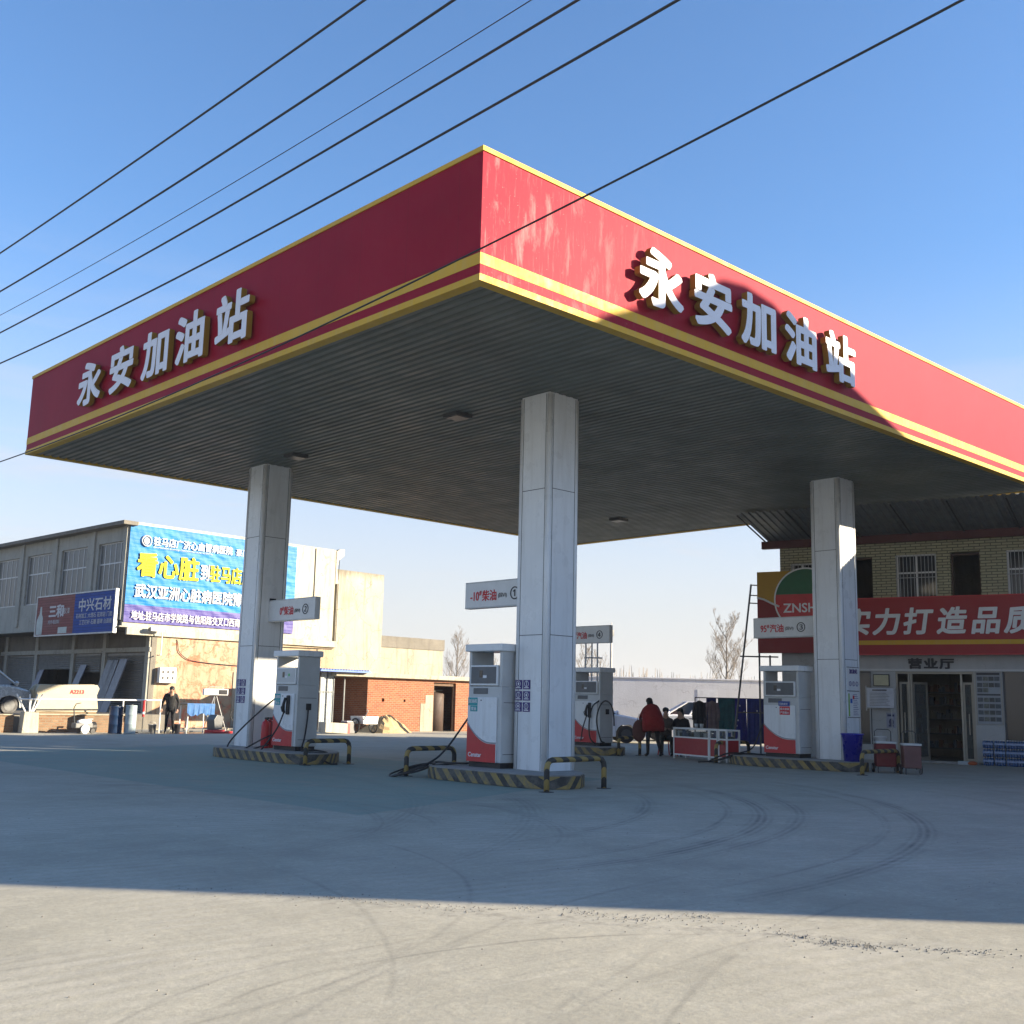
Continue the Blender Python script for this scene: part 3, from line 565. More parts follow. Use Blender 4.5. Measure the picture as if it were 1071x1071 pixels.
# ------------------------------------------------------------------ hanging pump number boards
def board(x, y0, y1, txt, num, label, flip=False):
    L = y0-y1; o = thing('pump_number_board', label, 'sign', (x, y0, 3.3), -pi/2, 'pump number boards fixed to the columns')
    b = MB(); b.box(0, 0, 0, L, .16, .54); b.build('panel', M['white'], o, bevel=.012)
    b = MB(); b.box(.01, -.006, .01, L-.01, -.001, .03); b.box(.01, -.006, .51, L-.01, -.001, .53); b.build('edge_line', M['grey_panel'], o)
    bx = L if not flip else 0
    b = MB(); b.box(bx-.03 if flip else bx-.005, .02, .0, bx+.005 if flip else bx+.03, .2, .6); b.build('bracket', M['black'], o)
    x0 = .12 if not flip else L-1.75
    a, c = txt.split('#'); nw = .1*len(a)
    text('lettering', a, .25, (x0+.31, -.004, .16), M['redink'], o, bold=.014, n=2, ws=.8, align='RIGHT')
    text('lettering', '#', .13, (x0+.315, -.004, .27), M['redink'], o, bold=.012, n=2, ws=.9)
    text('lettering', c, .23, (x0+.40, -.004, .16), M['redink'], o, bold=.014, n=2, ws=.95)
    text('small_lettering', '(国Ⅵ)', .1, (x0+.87, -.004, .2), M['ink'], o)
    text('pump_number', num, .3, (x0+1.2, -.004, .15), M['ink'], o, bold=.008, n=2)
board(5.08, 5.93, 4.07, '-10#柴油', '①', 'white board numbered 1 on the nearest column')
board(4.98, 13.33, 11.25, '0#柴油', '②', 'white board numbered 2 on the left column over the pump', True)
board(15.62, 6.13, 4.11, '95#汽油', '③', 'white board numbered 3 in front of the red and yellow round logo sign')
board(15.62, 13.31, 11.3, '92#汽油', '④', 'white board numbered 4 above the pump beside the white cars', True)
# ------------------------------------------------------------------ station building (local x along the facade, -y towards the forecourt)
FA = R(-75)
st = thing('station_building', 'two-storey shop with yellow tiled upper wall and glass doors under a tin awning', 'shop building', (22, 4.1, 0), FA)
XL, XR = -4.65, 13.0
up_ops = [(-4.28, 4.9, -3.6, 6.02), (-2.45, 4.5, -1.75, 6.12), (-1.04, 4.7, .12, 6.14), (.51, 4.6, 1.34, 6.16), (2.07, 4.7, 3.25, 6.14), (4.0, 4.7, 4.9, 6.14)]
b = MB(); wall(b, XL, XR, 4.3, 6.72, up_ops, 0, .3)
b.add([(XL, 0, 4.3), (XL, 9, 4.3), (XL, 9, 6.72), (XL, 0, 6.72)], [(3, 2, 1, 0)]); b.build('upper_wall', M['tile'], st)
lo_ops = [(-2.5, .45, -1.9, 2.62), (-1.18, 0, 1.02, 2.62), (1.79, .62, 4.3, 2.70), (5, 0, 8, 2.7)]
b = MB(); wall(b, XL, XR, 0, 4.3, lo_ops, 0, .3); b.quad((XL, 9, 0), (XL, 0, 0), (XL, 0, 4.3), (XL, 9, 4.3)); b.build('lower_wall', M['station_white'], st)
b = MB(); b.box(XL+.05, .31, 3.3, XR, 9, 3.45); b.box(XL+.05, .31, .0, XR, 9, .03); b.box(XL+.05, 8.9, .03, XR, 9, 6.7); b.box(XR-.3, .31, .03, XR, 8.9, 6.7); b.box(XL+.01, .31, 6.72, XR, 9, 6.78); b.build('floor_slab', M['conc_dark'], st)
b = MB(); b.box(XL+.1, 3.2, 3.46, XR-.4, 3.3, 6.7); b.box(XL+.1, 4, .04, XR-.4, 4.1, 3.29); b.build('inner_wall', M['conc_dark'], st)
rn0 = random.Random(8); b = MB()
for zz in (.3, .75, 1.2, 1.65, 2.05):
    b.box(-1.6, 3.3, zz, 1.6, 3.9, zz+.04, 0); xq = -1.5
    while xq < 1.5: wq = rn0.uniform(.05, .14); b.box(xq, 3.4, zz+.041, xq+wq, 3.7, zz+.05+rn0.uniform(.1, .3), rn0.randrange(1, 4)); xq += wq+.02
b.build('shelving', [M['darksteel'], flat('goods_a', (.12, .05, .03)), flat('goods_b', (.08, .1, .12)), flat('goods_c', (.15, .14, .1))], st)
def barred(x0, z0, x1, z1):
    b = MB(); t = .05
    b.box(x0, .08, z0, x0+t, .14, z1); b.box(x1-t, .08, z0, x1, .14, z1); b.box(x0+t, .08, z1-t, x1-t, .14, z1); b.box(x0+t, .08, z0, x1-t, .14, z0+t); b.box((x0+x1)/2-.03, .085, z0+t, (x0+x1)/2+.03, .135, z1-t)
    b.box(x0+t, .088, z0+(z1-z0)*.6, x1-t, .132, z0+(z1-z0)*.6+.05)
    w_ = b.build('window', M['white'], st)
    b = MB(); b.box(x0+t, .1, z0+t, x1-t, .11, z1-t); b.build('pane', M['glass'], w_)
    b = MB(); n_ = int((x1-x0)/.105)
    for i in range(n_+1): xx = x0+.01+(x1-x0-.02)*i/n_; b.cyl((xx, -.04, z0), (xx, -.04, z1-.02), .009, 6)
    for zz in (z0+.05, (z0+z1)/2, z1-.06): b.box(x0-.02, -.035, zz, x1+.02, -.02, zz+.02)
    b.build('bars', M['galv'], w_)
barred(-1.04, 4.7, .12, 6.14); barred(2.07, 4.7, 3.25, 6.14); barred(-4.28, 4.9, -3.6, 6.02)
for x0, x1, z0 in ((-2.45, -1.75, 4.5), (.51, 1.34, 4.6), (4.0, 4.9, 4.7)):
    b = MB(); b.box(x0, .2, z0, x0+.05, .28, 6.12); b.box(x1-.05, .2, z0, x1, .28, 6.12); b.box(x0+.05, .2, 6.07, x1-.05, .28, 6.12); b.build('door_frame', mat('door_wood', (.1, .06, .04), .6), st)
def pane(x0, z0, x1, z1, m='glass'):
    b = MB(); t = .045; b.box(x0, .05, z0, x0+t, .12, z1); b.box(x1-t, .05, z0, x1, .12, z1); b.box(x0+t, .05, z1-t, x1-t, .12, z1); b.box(x0+t, .05, z0, x1-t, .12, z0+t)
    w_ = b.build('window', M['darksteel'], st); b = MB(); b.box(x0+t, .08, z0+t, x1-t, .09, z1-t); b.build('pane', M[m], w_)
pane(-2.5, .45, -1.9, 2.62); pane(1.79, .62, 4.3, 2.7); pane(5, 0.02, 8, 2.7)
# curtain seen in the shop window
cu_ = MB()
for k in range(40):
    a, c = 1.85+k*.03, 1.85+(k+1)*.03
    cu_.quad((a, .35+.03*sin(k*1.7), .65), (c, .35+.03*sin((k+1)*1.7), .65), (c, .35+.03*sin((k+1)*1.7), 2.65), (a, .35+.03*sin(k*1.7), 2.65))
cu_.build('curtain', mat('curtain', (.2, .18, .15), .9), st)
# entrance: steel framed glass leaves
def leaf(x0, x1, rz=0, z1=2.3):
    b = MB(); b.at(x0, .125, .02, rz); W_ = x1-x0; t = .06
    b.box(0, 0, 0, t, .05, z1); b.box(W_-t, 0, 0, W_, .05, z1); b.box(t, 0, z1-t, W_-t, .05, z1); b.box(t, 0, 0, W_-t, .05, .12)
    d = b.build('door', M['steel'], st, bevel=.004); b = MB(); b.at(x0, .125, .02, rz); b.box(t, .02, .12, W_-t, .03, z1-t); b.build('pane', M['clear'], d)
    b = MB(); b.at(x0, .125, .02, rz); b.cyl((W_-.13, -.05, .8), (W_-.13, -.05, 1.4), .015, 8); b.cyl((W_-.13, -.05, .9), (W_-.13, .0, .9), .01, 6); b.cyl((W_-.13, -.05, 1.3), (W_-.13, .0, 1.3), .01, 6); b.build('handle', M['steel'], d)
leaf(-1.1, -.83); leaf(-.70, -.06, R(62)); leaf(.68, .97); leaf(.60, .0, R(0)) if False else None
b = MB()
for xx in (-1.18, -.83, -.76, .64, .97): b.box(xx, .02, 0, xx+.055, .1, 2.56)
b.box(-1.18, .02, 2.56, 1.02, .1, 2.62); b.build('door_frame', M['steel'], st, bevel=.004)
b = MB(); b.box(-1.25, -.5, 0, 1.1, .02, .06); b.build('doorstep', M['kerbtop'], st, bevel=.01)
b = MB(); b.box(-2.6, -.06, 2.64, XR-3, -.002, 2.70); b.build('ledge', M['grey_panel'], st)
text('lettering', '营业厅', .32, (-.80, -.03, 2.74), [M['ink'], M['ink']], st, ext=.015, bold=.04, n=3, ws=1.3, spacing=1.15)
# tin awning and its beam
b = MB(); b.box(-5.15, -.32, 6.5, XR, -.14, 6.74); b.build('awning_beam', mat('dark_red_beam', (.09, .02, .02), .6), st)
b = MB(); x = -4.95; y0, z0, y1, z1 = -.1, 6.72, -3.0, 7.22
while x < XR:
    for a, c, h0, h1 in ((0, .08, 0, 0), (.08, .11, 0, .035), (.11, .19, .035, .035), (.19, .22, .035, 0)):
        b.quad((x+a, y1, z1+h0), (x+c, y1, z1+h1), (x+c, y0, z0+h1), (x+a, y0, z0+h0))
        b.quad((x+a, y0, z0+h0), (x+c, y0, z0+h1), (x+c, 9.5, z0+.4+h1), (x+a, 9.5, z0+.4+h0))
    x += .22
b.build('tin_awning', mat('tin_sheet', (.2, .23, .23), .45, .3, .2, 3), st)
b = MB()
for xx in [-5+1.5*k for k in range(12)]: b.box(xx, -1.6, 6.72, xx+.05, -.2, 6.70) if False else b.tube([(xx, -.25, 6.70), (xx, -2.95, 7.165)], .025, 6)
b.build('awning_rafter', M['darksteel'], st)
# long red shop sign
sg = thing('shop_sign', 'long red shop sign with white brush characters and yellow line over the door', 'sign', (22, 4.1, 0), FA)
b = MB(); b.box(-2.55, -.42, 3.13, 9, -.12, 4.79); b.build('panel', mat('sign_red', (.33, .007, .012), .5, 0, .05, 1), sg)
b = MB(); b.box(-2.55, -.425, 3.40, 9, -.4202, 3.53); b.build('yellow_line', M['yellow'], sg)
b = MB(); b.box(-2.56, -.44, 4.79, 9, -.1, 4.815); b.box(-2.56, -.44, 3.10, 9, -.1, 3.13); b.build('edge_trim', M['red'], sg)
for i, (c, xx) in enumerate(zip('实力打造品质', (-2.6, -1.72, -.84, .12, 1.05, 1.95))):
    me = text('sign_character', c, .82, (xx, -.44, 3.78), [M['white'], M['ink']], sg, ext=.01, bold=.03, n=3, ws=1.0)
    for v in me.data.vertices: v.co.x += (v.co.z-3.78)*.16
for i, (c, xx) in enumerate(zip('铸就品牌', (2.9, 3.85, 4.8, 5.7))): pass
# round logo sign
lg = thing('logo_sign', 'square red and yellow sign with green and red round logo reading ZNSH', 'sign', (22, 4.1, 0), FA)
b = MB(); b.box(-5.27, -.45, 3.17, -2.57, -.15, 5.74); b.build('panel', mat('logo_red', (.24, .008, .01), .5, 0, .05, 1), lg)
yel = [(-5.27, 5.74), (-5.27, 4.92), (-5.05, 4.86), (-4.8, 4.73), (-4.55, 4.62), (-4.2, 4.56), (-3.4, 4.56), (-3.0, 4.7), (-2.57, 5.0), (-2.57, 5.74)]
b = MB(); b.prism([(p, q) for p, q in yel], -.455, -.4502, 'y'); b.build('yellow_field', mat('sign_yellow', (.45, .25, .015), .5, 0, .05), lg)
b = MB(); b.tube([(p, -.456, q) for p, q in yel[1:5]], .035, 6); b.build('white_curve', M['white'], lg)
C0, RR = (-3.72, 4.83), 1.0
circ = lambda a0, a1, r, n=24: [(C0[0]+r*cos(R(a0+(a1-a0)*i/n)), C0[1]+r*sin(R(a0+(a1-a0)*i/n))) for i in range(n+1)]
b = MB(); b.prism(circ(0, 360, RR, 48)[:-1], -.462, -.4552, 'y'); b.build('logo_ring', M['white'], lg)
b = MB(); b.prism(circ(10, 170, RR-.05), -.468, -.4622, 'y'); b.build('logo_green', mat('logo_green', (.015, .13, .05), .5), lg)
b = MB(); b.prism(circ(170, 370, RR-.05), -.468, -.4622, 'y'); b.build('logo_red_half', M['red'], lg)
text('lettering', 'ZNSH', .40, (-4.42, -.472, 4.43), M['white_ink'], lg, bold=.018, n=2, ws=1.02)
# steel support rack left of the logo sign
b = MB()
b.tube([(-5.95, -1.0, 0), (-5.45, -.5, 5.35)], .03, 6); b.tube([(-5.28, -.3, 0), (-5.28, -.3, 5.35)], .03, 6)
for zz in (1.3, 3.05, 4.75, 5.0, 5.33): t = zz/5.35; b.tube([(-5.95+.5*t, -1.0+.5*t, zz), (-5.28, -.3, zz)], .02, 6)
b.tube([(-5.75, -.8, 3.05), (-4.7, -.2, 3.05)], .025, 6); b.tube([(-5.75, -.8, 1.3), (-4.7, -.2, 1.3)], .02, 6); b.tube([(-4.95, -.25, 0), (-4.95, -.25, 3.1)], .03, 6)
rk = b.build('sign_support_frame', M['darksteel']); rk.location = (22, 4.1, 0); rk.rotation_euler = (0, 0, FA); tag(rk, 'black steel ladder-like frame beside the round logo sign', 'frame')
# boards and notices by the door
def fthing(name, label, cat, x, y, z, group=None):
    v = Vector((22, 4.1, 0))+Matrix.Rotation(FA, 3, 'Z') @ Vector((x, y, z)); return thing(name, label, cat, v, FA, group)
nb = fthing('photo_notice_board', 'tall notice board of small photos right of the glass doors', 'notice board', 1.08, -.04, 1.15)
b = MB(); b.box(0, 0, 0, .66, .035, 1.46); b.build('panel', mat('board_blue', (.3, .33, .36), .5), nb)
b = MB(); b.box(-.02, -.01, -.02, 0, .035, 1.48); b.box(.66, -.01, -.02, .68, .035, 1.48); b.build('frame', M['steel'], nb)
b = MB(); b.box(.02, -.004, 1.38, .64, -.0005, 1.45); b.box(.02, -.004, .80, .64, -.0005, .85); b.build('title_bar', M['ink'], nb)
rnd = random.Random(5)
for zz, n_ in ((1.22, 4), (1.04, 4), (.89, 2), (.62, 4), (.44, 4), (.26, 4), (.07, 4)):
    b = MB()
    for k in range(n_): b.box(.03+k*.155, -.006, zz, .03+k*.155+.14, -.001, zz+.12, k % 3)
    b.build('photo', [mat('photo_a', (.06, .08, .1), .4, var=.8, scale=18), mat('photo_b', (.13, .14, .12), .4, var=.9, scale=14), mat('photo_c', (.04, .05, .05), .4, var=.9, scale=20)], nb)
pq = fthing('wall_plaque', 'cream framed plaque above the white notice board', 'plaque', -1.83, -.04, 2.18)
b = MB(); b.box(0, 0, 0, .48, .03, .36); b.build('frame', M['ink'], pq); b = MB(); b.box(.025, -.004, .025, .455, -.0005, .335); b.build('face', mat('cream_face', (.5, .47, .3), .5), pq)
nt_ = fthing('notice_board', 'white bulged notice board on a post left of the doors', 'notice board', -1.98, -.3, 1.5)
b = MB()
for k in range(10):
    x0, x1 = .02+.078*k, .02+.078*(k+1); f = lambda x: -.09*(1-((x-.41)/.4)**2); b.quad((x0, f(x0), .04), (x1, f(x1), .04), (x1, f(x1), .62), (x0, f(x0), .62)); b.quad((x1, .03, .04), (x0, .03, .04), (x0, .03, .62), (x1, .03, .62))
b.build('sheet', mat('notice_face', (.5, .52, .56), .4), nt_, smooth=True)
b = MB(); b.tube([(0, 0, -.05), (0, 0, .68)], .014, 6); b.tube([(.82, 0, -.05), (.82, 0, .68)], .014, 6); b.tube([(0, 0, .02), (.82, 0, .02)], .01, 6); b.tube([(0, 0, .64), (.82, 0, .64)], .01, 6); b.tube([(.1, .02, -1.5), (.1, .02, .1)], .014, 6); b.tube([(.72, .02, -1.5), (.72, .02, .1)], .014, 6); b.build('frame', M['galv'], nt_)
text('title', '成品油安全周知卡', .07, (.13, -.095, .53), M['ink'], nt_, bold=.006, n=2) if False else None
b = MB()
for k in range(9): b.box(.12, -.096+.004*abs(k-4)*0, .1+k*.045, .70-.05*(k % 3), -.093, .108+k*.045)
b.box(.2, -.096, .54, .62, -.093, .575); b.build('print', M['ink'], nt_)
ps = fthing('small_poster', 'small dark blue poster stuck on the white pillar by the doors', 'poster', -1.48, -.012, .95)
b = MB(); b.box(0, 0, 0, .26, .008, .45); b.build('sheet', mat('poster_blue', (.28, .3, .38), .5), ps); b = MB(); b.box(.03, -.003, .34, .23, -.0005, .4); b.ell((.14, -.001, .18), (.07, .003, .1)); b.box(.06, -.003, .04, .2, -.0005, .1); b.build('print', flat('poster_ink', (.02, .03, .09)), ps)
# bottled water packs stacked against the window
def water_pack():
    o = thing('water_bottle_pack', '', 'bottled water')
    mt = mat('blue_bottles', (.02, .08, .22), .25, 0, .5, 12)
    b = MB()
    for i in range(4):
        for j in range(3):
            b.lathe([(.03, 0), (.033, .02), (.033, .09), (.028, .1), (.033, .11), (.033, .17), (.014, .21), (.014, .225)], 8, 0, .04+i*.068, .04+j*.068)
    for i in range(4):
        for j in range(3): b.cyl((.04+i*.068, .04+j*.068, .215), (.04+i*.068, .04+j*.068, .235), .015, 8, 1)
    b.build('bottles', [mt, M['white_ink']], o, smooth=True); b = MB(); b.box(.0, -.001, .1, .285, .0, .16); b.build('label_band', mat('pale_wrap', (.25, .35, .55), .3, var=.6, scale=30), o)
    return o
def copy_tree(o, parent=None):
    c = o.copy(); COL.objects.link(c)
    if parent is not None: c.parent = parent
    for ch in [k for k in bpy.data.objects if k.parent == o]: copy_tree(ch, c)
    return c
proto = None; rm = Matrix.Rotation(FA, 3, 'Z')
for lv, zz in enumerate((0.0, .237, .474)):
    for i in range(7):
        o = water_pack() if proto is None else copy_tree(proto)
        if proto is None: proto = o
        v = Vector((22, 4.1, 0))+rm @ Vector((1.22+i*.3+.01*((i*7+lv*3) % 3), -.42, zz)); o.location = v; o.rotation_euler = (0, 0, FA)
        o['label'] = 'shrink-wrapped pack of blue water bottles in the stack under the shop window, %s row' % ('bottom', 'middle', 'top')[lv]
        o['category'] = 'bottled water'; o['group'] = 'packs of bottled water under the shop window, ' + ('bottom row', 'middle row', 'top row')[lv]
# orange cloth at the door
fd = fthing('orange_bag', 'small orange bag on the ground right of the glass doors', 'bag', .98, -.65, 0); MB().ell((0, 0, .05), (.14, .1, .06)).build('bag', mat('orange_bag', (.45, .1, .03), .7), fd, smooth=True)
fd = fthing('white_box', 'flat pale box lying before the glass doors', 'box', .6, -.7, 0); MB().box(0, 0, 0, .3, .2, .1).build('carton', mat('pale_box', (.4, .45, .48), .7), fd, bevel=.008); MB().box(.0, .08, .1, .3, .12, .103).build('tape', M['teal'], fd)
# ------------------------------------------------------------------ blue bucket on island 3, carts
bk = thing('bucket', 'big blue plastic bucket at the foot of the column with notices', 'bucket', (14.98, 2.92, .235))
MB().lathe([(.2, 0), (.25, .62), (.275, .63), (.275, .66), (.24, .66), (.19, .04)], 24).build('tub', mat('blue_plastic', (.008, .012, .32), .3, 0, .05), bk, smooth=True)
def cart(x, y, rz, body, label, w_=.42, h=.7):
    o = thing('wheeled_cart', label, 'cart', (x, y, 0), rz, 'wheeled carts beside the blue bucket')
    MB().box(-w_/2, -.17, .14, w_/2, .17, h).build('body', body, o, bevel=.03)
    MB().box(-w_/2-.01, -.18, h, w_/2+.01, .18, h+.05).build('lid', M['grey_panel'], o, bevel=.012)
    b = MB(); b.tube([(-w_/2+.04, .19, .1), (-w_/2+.04, .19, h+.28), (-w_/2+.1, .19, h+.33), (w_/2-.1, .19, h+.33), (w_/2-.04, .19, h+.28), (w_/2-.04, .19, .1)], .012, 8); b.build('handle', M['darksteel'], o, smooth=True)
    for e in (-1, 1):
        b = MB(); b.at(e*(w_/2+.03), .1, .11, 0, 0, 0); b.cyl((-.02, 0, 0), (.02, 0, 0), .11, 16); wh = b.build('wheel', M['black'], o); b = MB(); b.at(e*(w_/2+.03), .1, .11); b.cyl((-.024, 0, 0), (.024, 0, 0), .045, 12); b.build('hub', M['galv'], wh)
    b = MB(); b.box(-w_/2+.02, -.16, 0, -w_/2+.05, -.13, .14); b.box(w_/2-.05, -.16, 0, w_/2-.02, -.13, .14); b.build('foot', M['darksteel'], o)
    return o
cart(15.35, 2.28, R(-50), mat('cart_red', (.16, .012, .015), .6), 'dark red wheeled cart right of the blue bucket', .46, .68)
cart(15.35, 1.62, R(-50), mat('cart_brown', (.16, .07, .065), .6), 'brownish wheeled cart, the outer one by the striped rail', .4, .66)
bx_ = thing('water_tub', 'small white tub resting on the dark red cart', 'tub', (15.3, 2.36, .73), 0); MB().lathe([(.12, 0), (.15, .1), (.155, .1), (.155, .115), (.13, .115)], 16).build('tub', M['white'], bx_, smooth=True); MB().tube([(-.05, 0, .11), (-.05, 0, .2), (.05, 0, .2), (.05, 0, .11)], .01, 6).build('handle', M['galv'], bx_)
# ------------------------------------------------------------------ display cabinets
def cabinet(x, y, L, rz, label, n_):
    o = thing('display_cabinet', label, 'cabinet', (x, y, 0), rz, 'red display cabinets with white frames')
    W_, Hh = .45, .86; t = .04; b = MB()
    for px in (0, L-t):
        for py in (0, W_-t): b.box(px, py, 0, px+t, py+t, Hh)
    for py in (0, W_-t):
        for zz in (.1, .58, Hh-t): b.box(t, py+.003, zz, L-t, py+t-.003, zz+t)
    for px in (0, L-t):
        for zz in (.1, .58, Hh-t): b.box(px+.003, t, zz, px+t-.003, W_-t, zz+t)
    b.build('frame', M['white'], o)
    b = MB(); b.box(t, .012, .14, L-t, .028, .58); b.box(t, W_-.028, .14, L-t, W_-.012, .58); b.box(.012, t, .14, .028, W_-t, .58); b.box(L-.028, t, .14, L-.012, W_-t, .58); b.build('red_panel', mat('cab_red', (.33, .008, .015), .45, 0, .08), o)
    b = MB(); b.box(t, .02, .62, L-t, .025, Hh-t); b.build('glass_front', M['clear'], o); b = MB(); b.box(t, t, Hh-.012, L-t, W_-t, Hh-.006); b.build('glass_top', M['clear'], o)
    b = MB(); b.box(t, t, .585, L-t, W_-t, .6); b.build('shelf', M['grey_panel'], o)
    rn = random.Random(int(L*100)); b = MB(); k = .08
    while k < L-.15:
        ww = rn.uniform(.06, .14); b.box(k, .1, .601, k+ww, .3, .601+rn.uniform(.08, .18), rn.randrange(3)); k += ww+.03
    b.build('goods', [M['white_ink'], mat('goods_blue', (.05, .1, .3), .4), mat('goods_dark', (.06, .07, .06), .5)], o)
    return o
a_ = atan2(-2.14, -1.04)
cabinet(15.6, 8.85, 1.62, R(-106), 'longest red display cabinet, next to the seated people', 3)
cabinet(15.14, 7.27, .36, R(-106), 'narrow red display cabinet with blue packets, between two others', 1)
cabinet(15.03, 6.89, .36, R(-106), 'end red display cabinet behind the striped hoop rail', 1)
for i, (dx, cl) in enumerate(((.25, (.5, .5, .48)), (.42, (.45, .46, .44)))):
    o = thing('paper_cup', 'pale cup standing on the longest red cabinet', 'cup', (15.55-.05*i, 8.0-.22*i, .862), 0, 'pale cups on the cabinet'); MB().lathe([(.04, 0), (.055, .12), (.05, .12), (.037, .01)], 14).build('cup', flat('cup%d' % i, cl), o, smooth=True); MB().lathe([(.042, .04), (.0475, .08)], 14).build('band', M['grey_panel'], o)
# ------------------------------------------------------------------ clothes rack with garments and quilts
rx0, ry0, rx1, ry1 = 23.7, 14.2, 25.75, 12.35
rl = sqrt((rx1-rx0)**2+(ry1-ry0)**2); ra = atan2(ry1-ry0, rx1-rx0); RH = 1.78
rk = thing('clothes_rack', 'dark metal clothes rack hung with garments and blue quilts', 'rack', (rx0, ry0, 0), ra)
for xx in (0, rl): MB().tube([(xx, 0, 0), (xx, 0, RH)], .02, 8).build('post', M['darksteel'], rk)
MB().tube([(0, 0, RH), (rl, 0, RH)], .018, 8).build('bar', M['darksteel'], rk)
for xx in (0, rl): MB().tube([(xx, -.25, .02), (xx, .25, .02)], .02, 8).build('foot', M['darksteel'], rk)
def hung(x, wtop, wbot, z0, col, label, name, cat, coat=False, seed=0, dots=None):
    v = Vector((rx0, ry0, 0))+Matrix.Rotation(ra, 3, 'Z') @ Vector((x, 0, 0)); o = thing(name, label, cat, v, ra, 'garments and quilts on the clothes rack')
    rn = random.Random(seed); nx, nz = 14, 12; b = MB(); ph = rn.uniform(0, 6)
    top = RH-(.1 if coat else 0)
    def P(i, j, s):
        u = i/nx; t = j/nz; ww = wtop+(wbot-wtop)*min(1, t*3 if coat else t); z = top-(top-z0)*t
        if coat and t < .15: z -= abs(u-.5)*.18*(1-t*4)
        th = (.05+.03*t) if coat else .03
        return ((u-.5)*ww, s*(th*sin(pi*max(.03, min(.97, u)))**.5+.01)+.035*sin(u*17+ph)*t+.015*sin(u*31+t*4), z)
    for s in (-1, 1):
        vs = [P(i, j, s) for j in range(nz+1) for i in range(nx+1)]; b.add(vs, [((j*(nx+1)+i), (j*(nx+1)+i+1), ((j+1)*(nx+1)+i+1), ((j+1)*(nx+1)+i)) if s < 0 else ((j*(nx+1)+i), ((j+1)*(nx+1)+i), ((j+1)*(nx+1)+i+1), (j*(nx+1)+i+1)) for j in range(nz) for i in range(nx)])
    for e in (0, nx):
        b.add([P(e, j, s) for s in (-1, 1) for j in range(nz+1)], [(j, j+1, nz+1+j+1, nz+1+j) for j in range(nz)])
    m = mat('cloth', col, .85, 0, .35, 5)
    b.build('cloth', m, o, smooth=True)
    if coat:
        for e in (-1, 1): MB().tube([(e*wtop*.42, 0, top-.08), (e*wtop*.56, -.02, top-.4), (e*wtop*.58, -.03, top-.72)], [.07, .065, .055], 8).build('sleeve', m, o, smooth=True)
        MB().tube([(0, 0, RH), (0, 0, top+.02)], .006, 6).build('hanger', M['galv'], o)
    if dots:
        b = MB()
        for k in range(dots): xx, zz = rn.uniform(-wbot*.4, wbot*.4), rn.uniform(z0+.1, top-.15); b.ell((xx, -.085, zz), (.03, .012, .035), 6, 4)
        b.build('flower_print', flat('flower', (.35, .38, .45)), o)
hung(.16, .38, .46, .62, (.012, .014, .016), 'black coat at the end of the clothes rack', 'coat', 'coat', True, 1)
hung(.62, .42, .5, .66, (.15, .12, .115), 'grey-brown jacket on the clothes rack', 'jacket', 'jacket', True, 2)
hung(.6, .36, .4, .5, (.015, .02, .09), 'dark navy trousers under the grey-brown jacket', 'trousers', 'trousers', False, 9)
hung(1.16, .62, .62, .4, (.01, .085, .09), 'dark teal and green quilt on the clothes rack', 'quilt', 'quilt', False, 3)
hung(1.68, .42, .5, .14, (.008, .014, .17), 'deep blue quilt with pale flower print', 'quilt', 'quilt', False, 4, 6)
hung(2.18, .5, .52, .12, (.01, .025, .16), 'plain blue quilt folded over the rack beside the flowered one', 'quilt', 'quilt', False, 5, 2)
hung(2.62, .34, .4, .16, (.006, .012, .09), 'navy quilt at the end of the rack behind the fuel pump', 'quilt', 'quilt', False, 6, 5)
# ------------------------------------------------------------------ boundary wall
bw = thing('boundary_wall', 'long plain white boundary wall behind the forecourt', 'wall', (22.9, 26.2, 0), atan2(15.27-24.02, 34.35-25.13))
MB().box(2.7, 0, 0, 22, .24, 2.62).build('wall_face', M['wall_white'], bw); MB().box(2.65, -.04, 2.62, 22.05, .28, 2.68).build('coping', M['wall_white'], bw, bevel=.01)
q = MB(); q.box(10.3, -.012, 1.05, 11.2, -.001, 2.2); q.build('patch', mat('patch_white', (.68, .7, .72), .8), bw)
# ------------------------------------------------------------------ left: two-storey stone workshop
LA = R(3)
sh = thing('workshop_building', 'grey two-storey workshop with a row of tall upper windows and open doorways below', 'building', (12.61, 35.53, 0), LA)
wy = ((.35, 2.75), (3.85, 6.5), (7.6, 10.3), (11.3, 14.0))
b = MB().at(-1.48, 0, 0, -pi/2)
wall(b, -15.9, 0, 4.35, 8.75, [(-y1, 5.65, -y0, 8.12) for y0, y1 in wy], 0, .25)
b.build('upper_front', M['facade_grey'], sh)
b = MB().at(-1.48, 0, 0, -pi/2)
for y in (-.18, -3.2, -7.0, -10.8, -14.6): b.box(y-.14, -.08, 4.6, y+.14, -.001, 8.75)
b.box(-15.95, -.12, 4.3, .02, .3, 4.348); b.build('pilaster', M['facade_grey'], sh)
b = MB(); b.box(-1.9, -.25, 8.752, -1.2, 16.2, 8.93); b.build('cornice', M['conc_dark'], sh, bevel=.02)
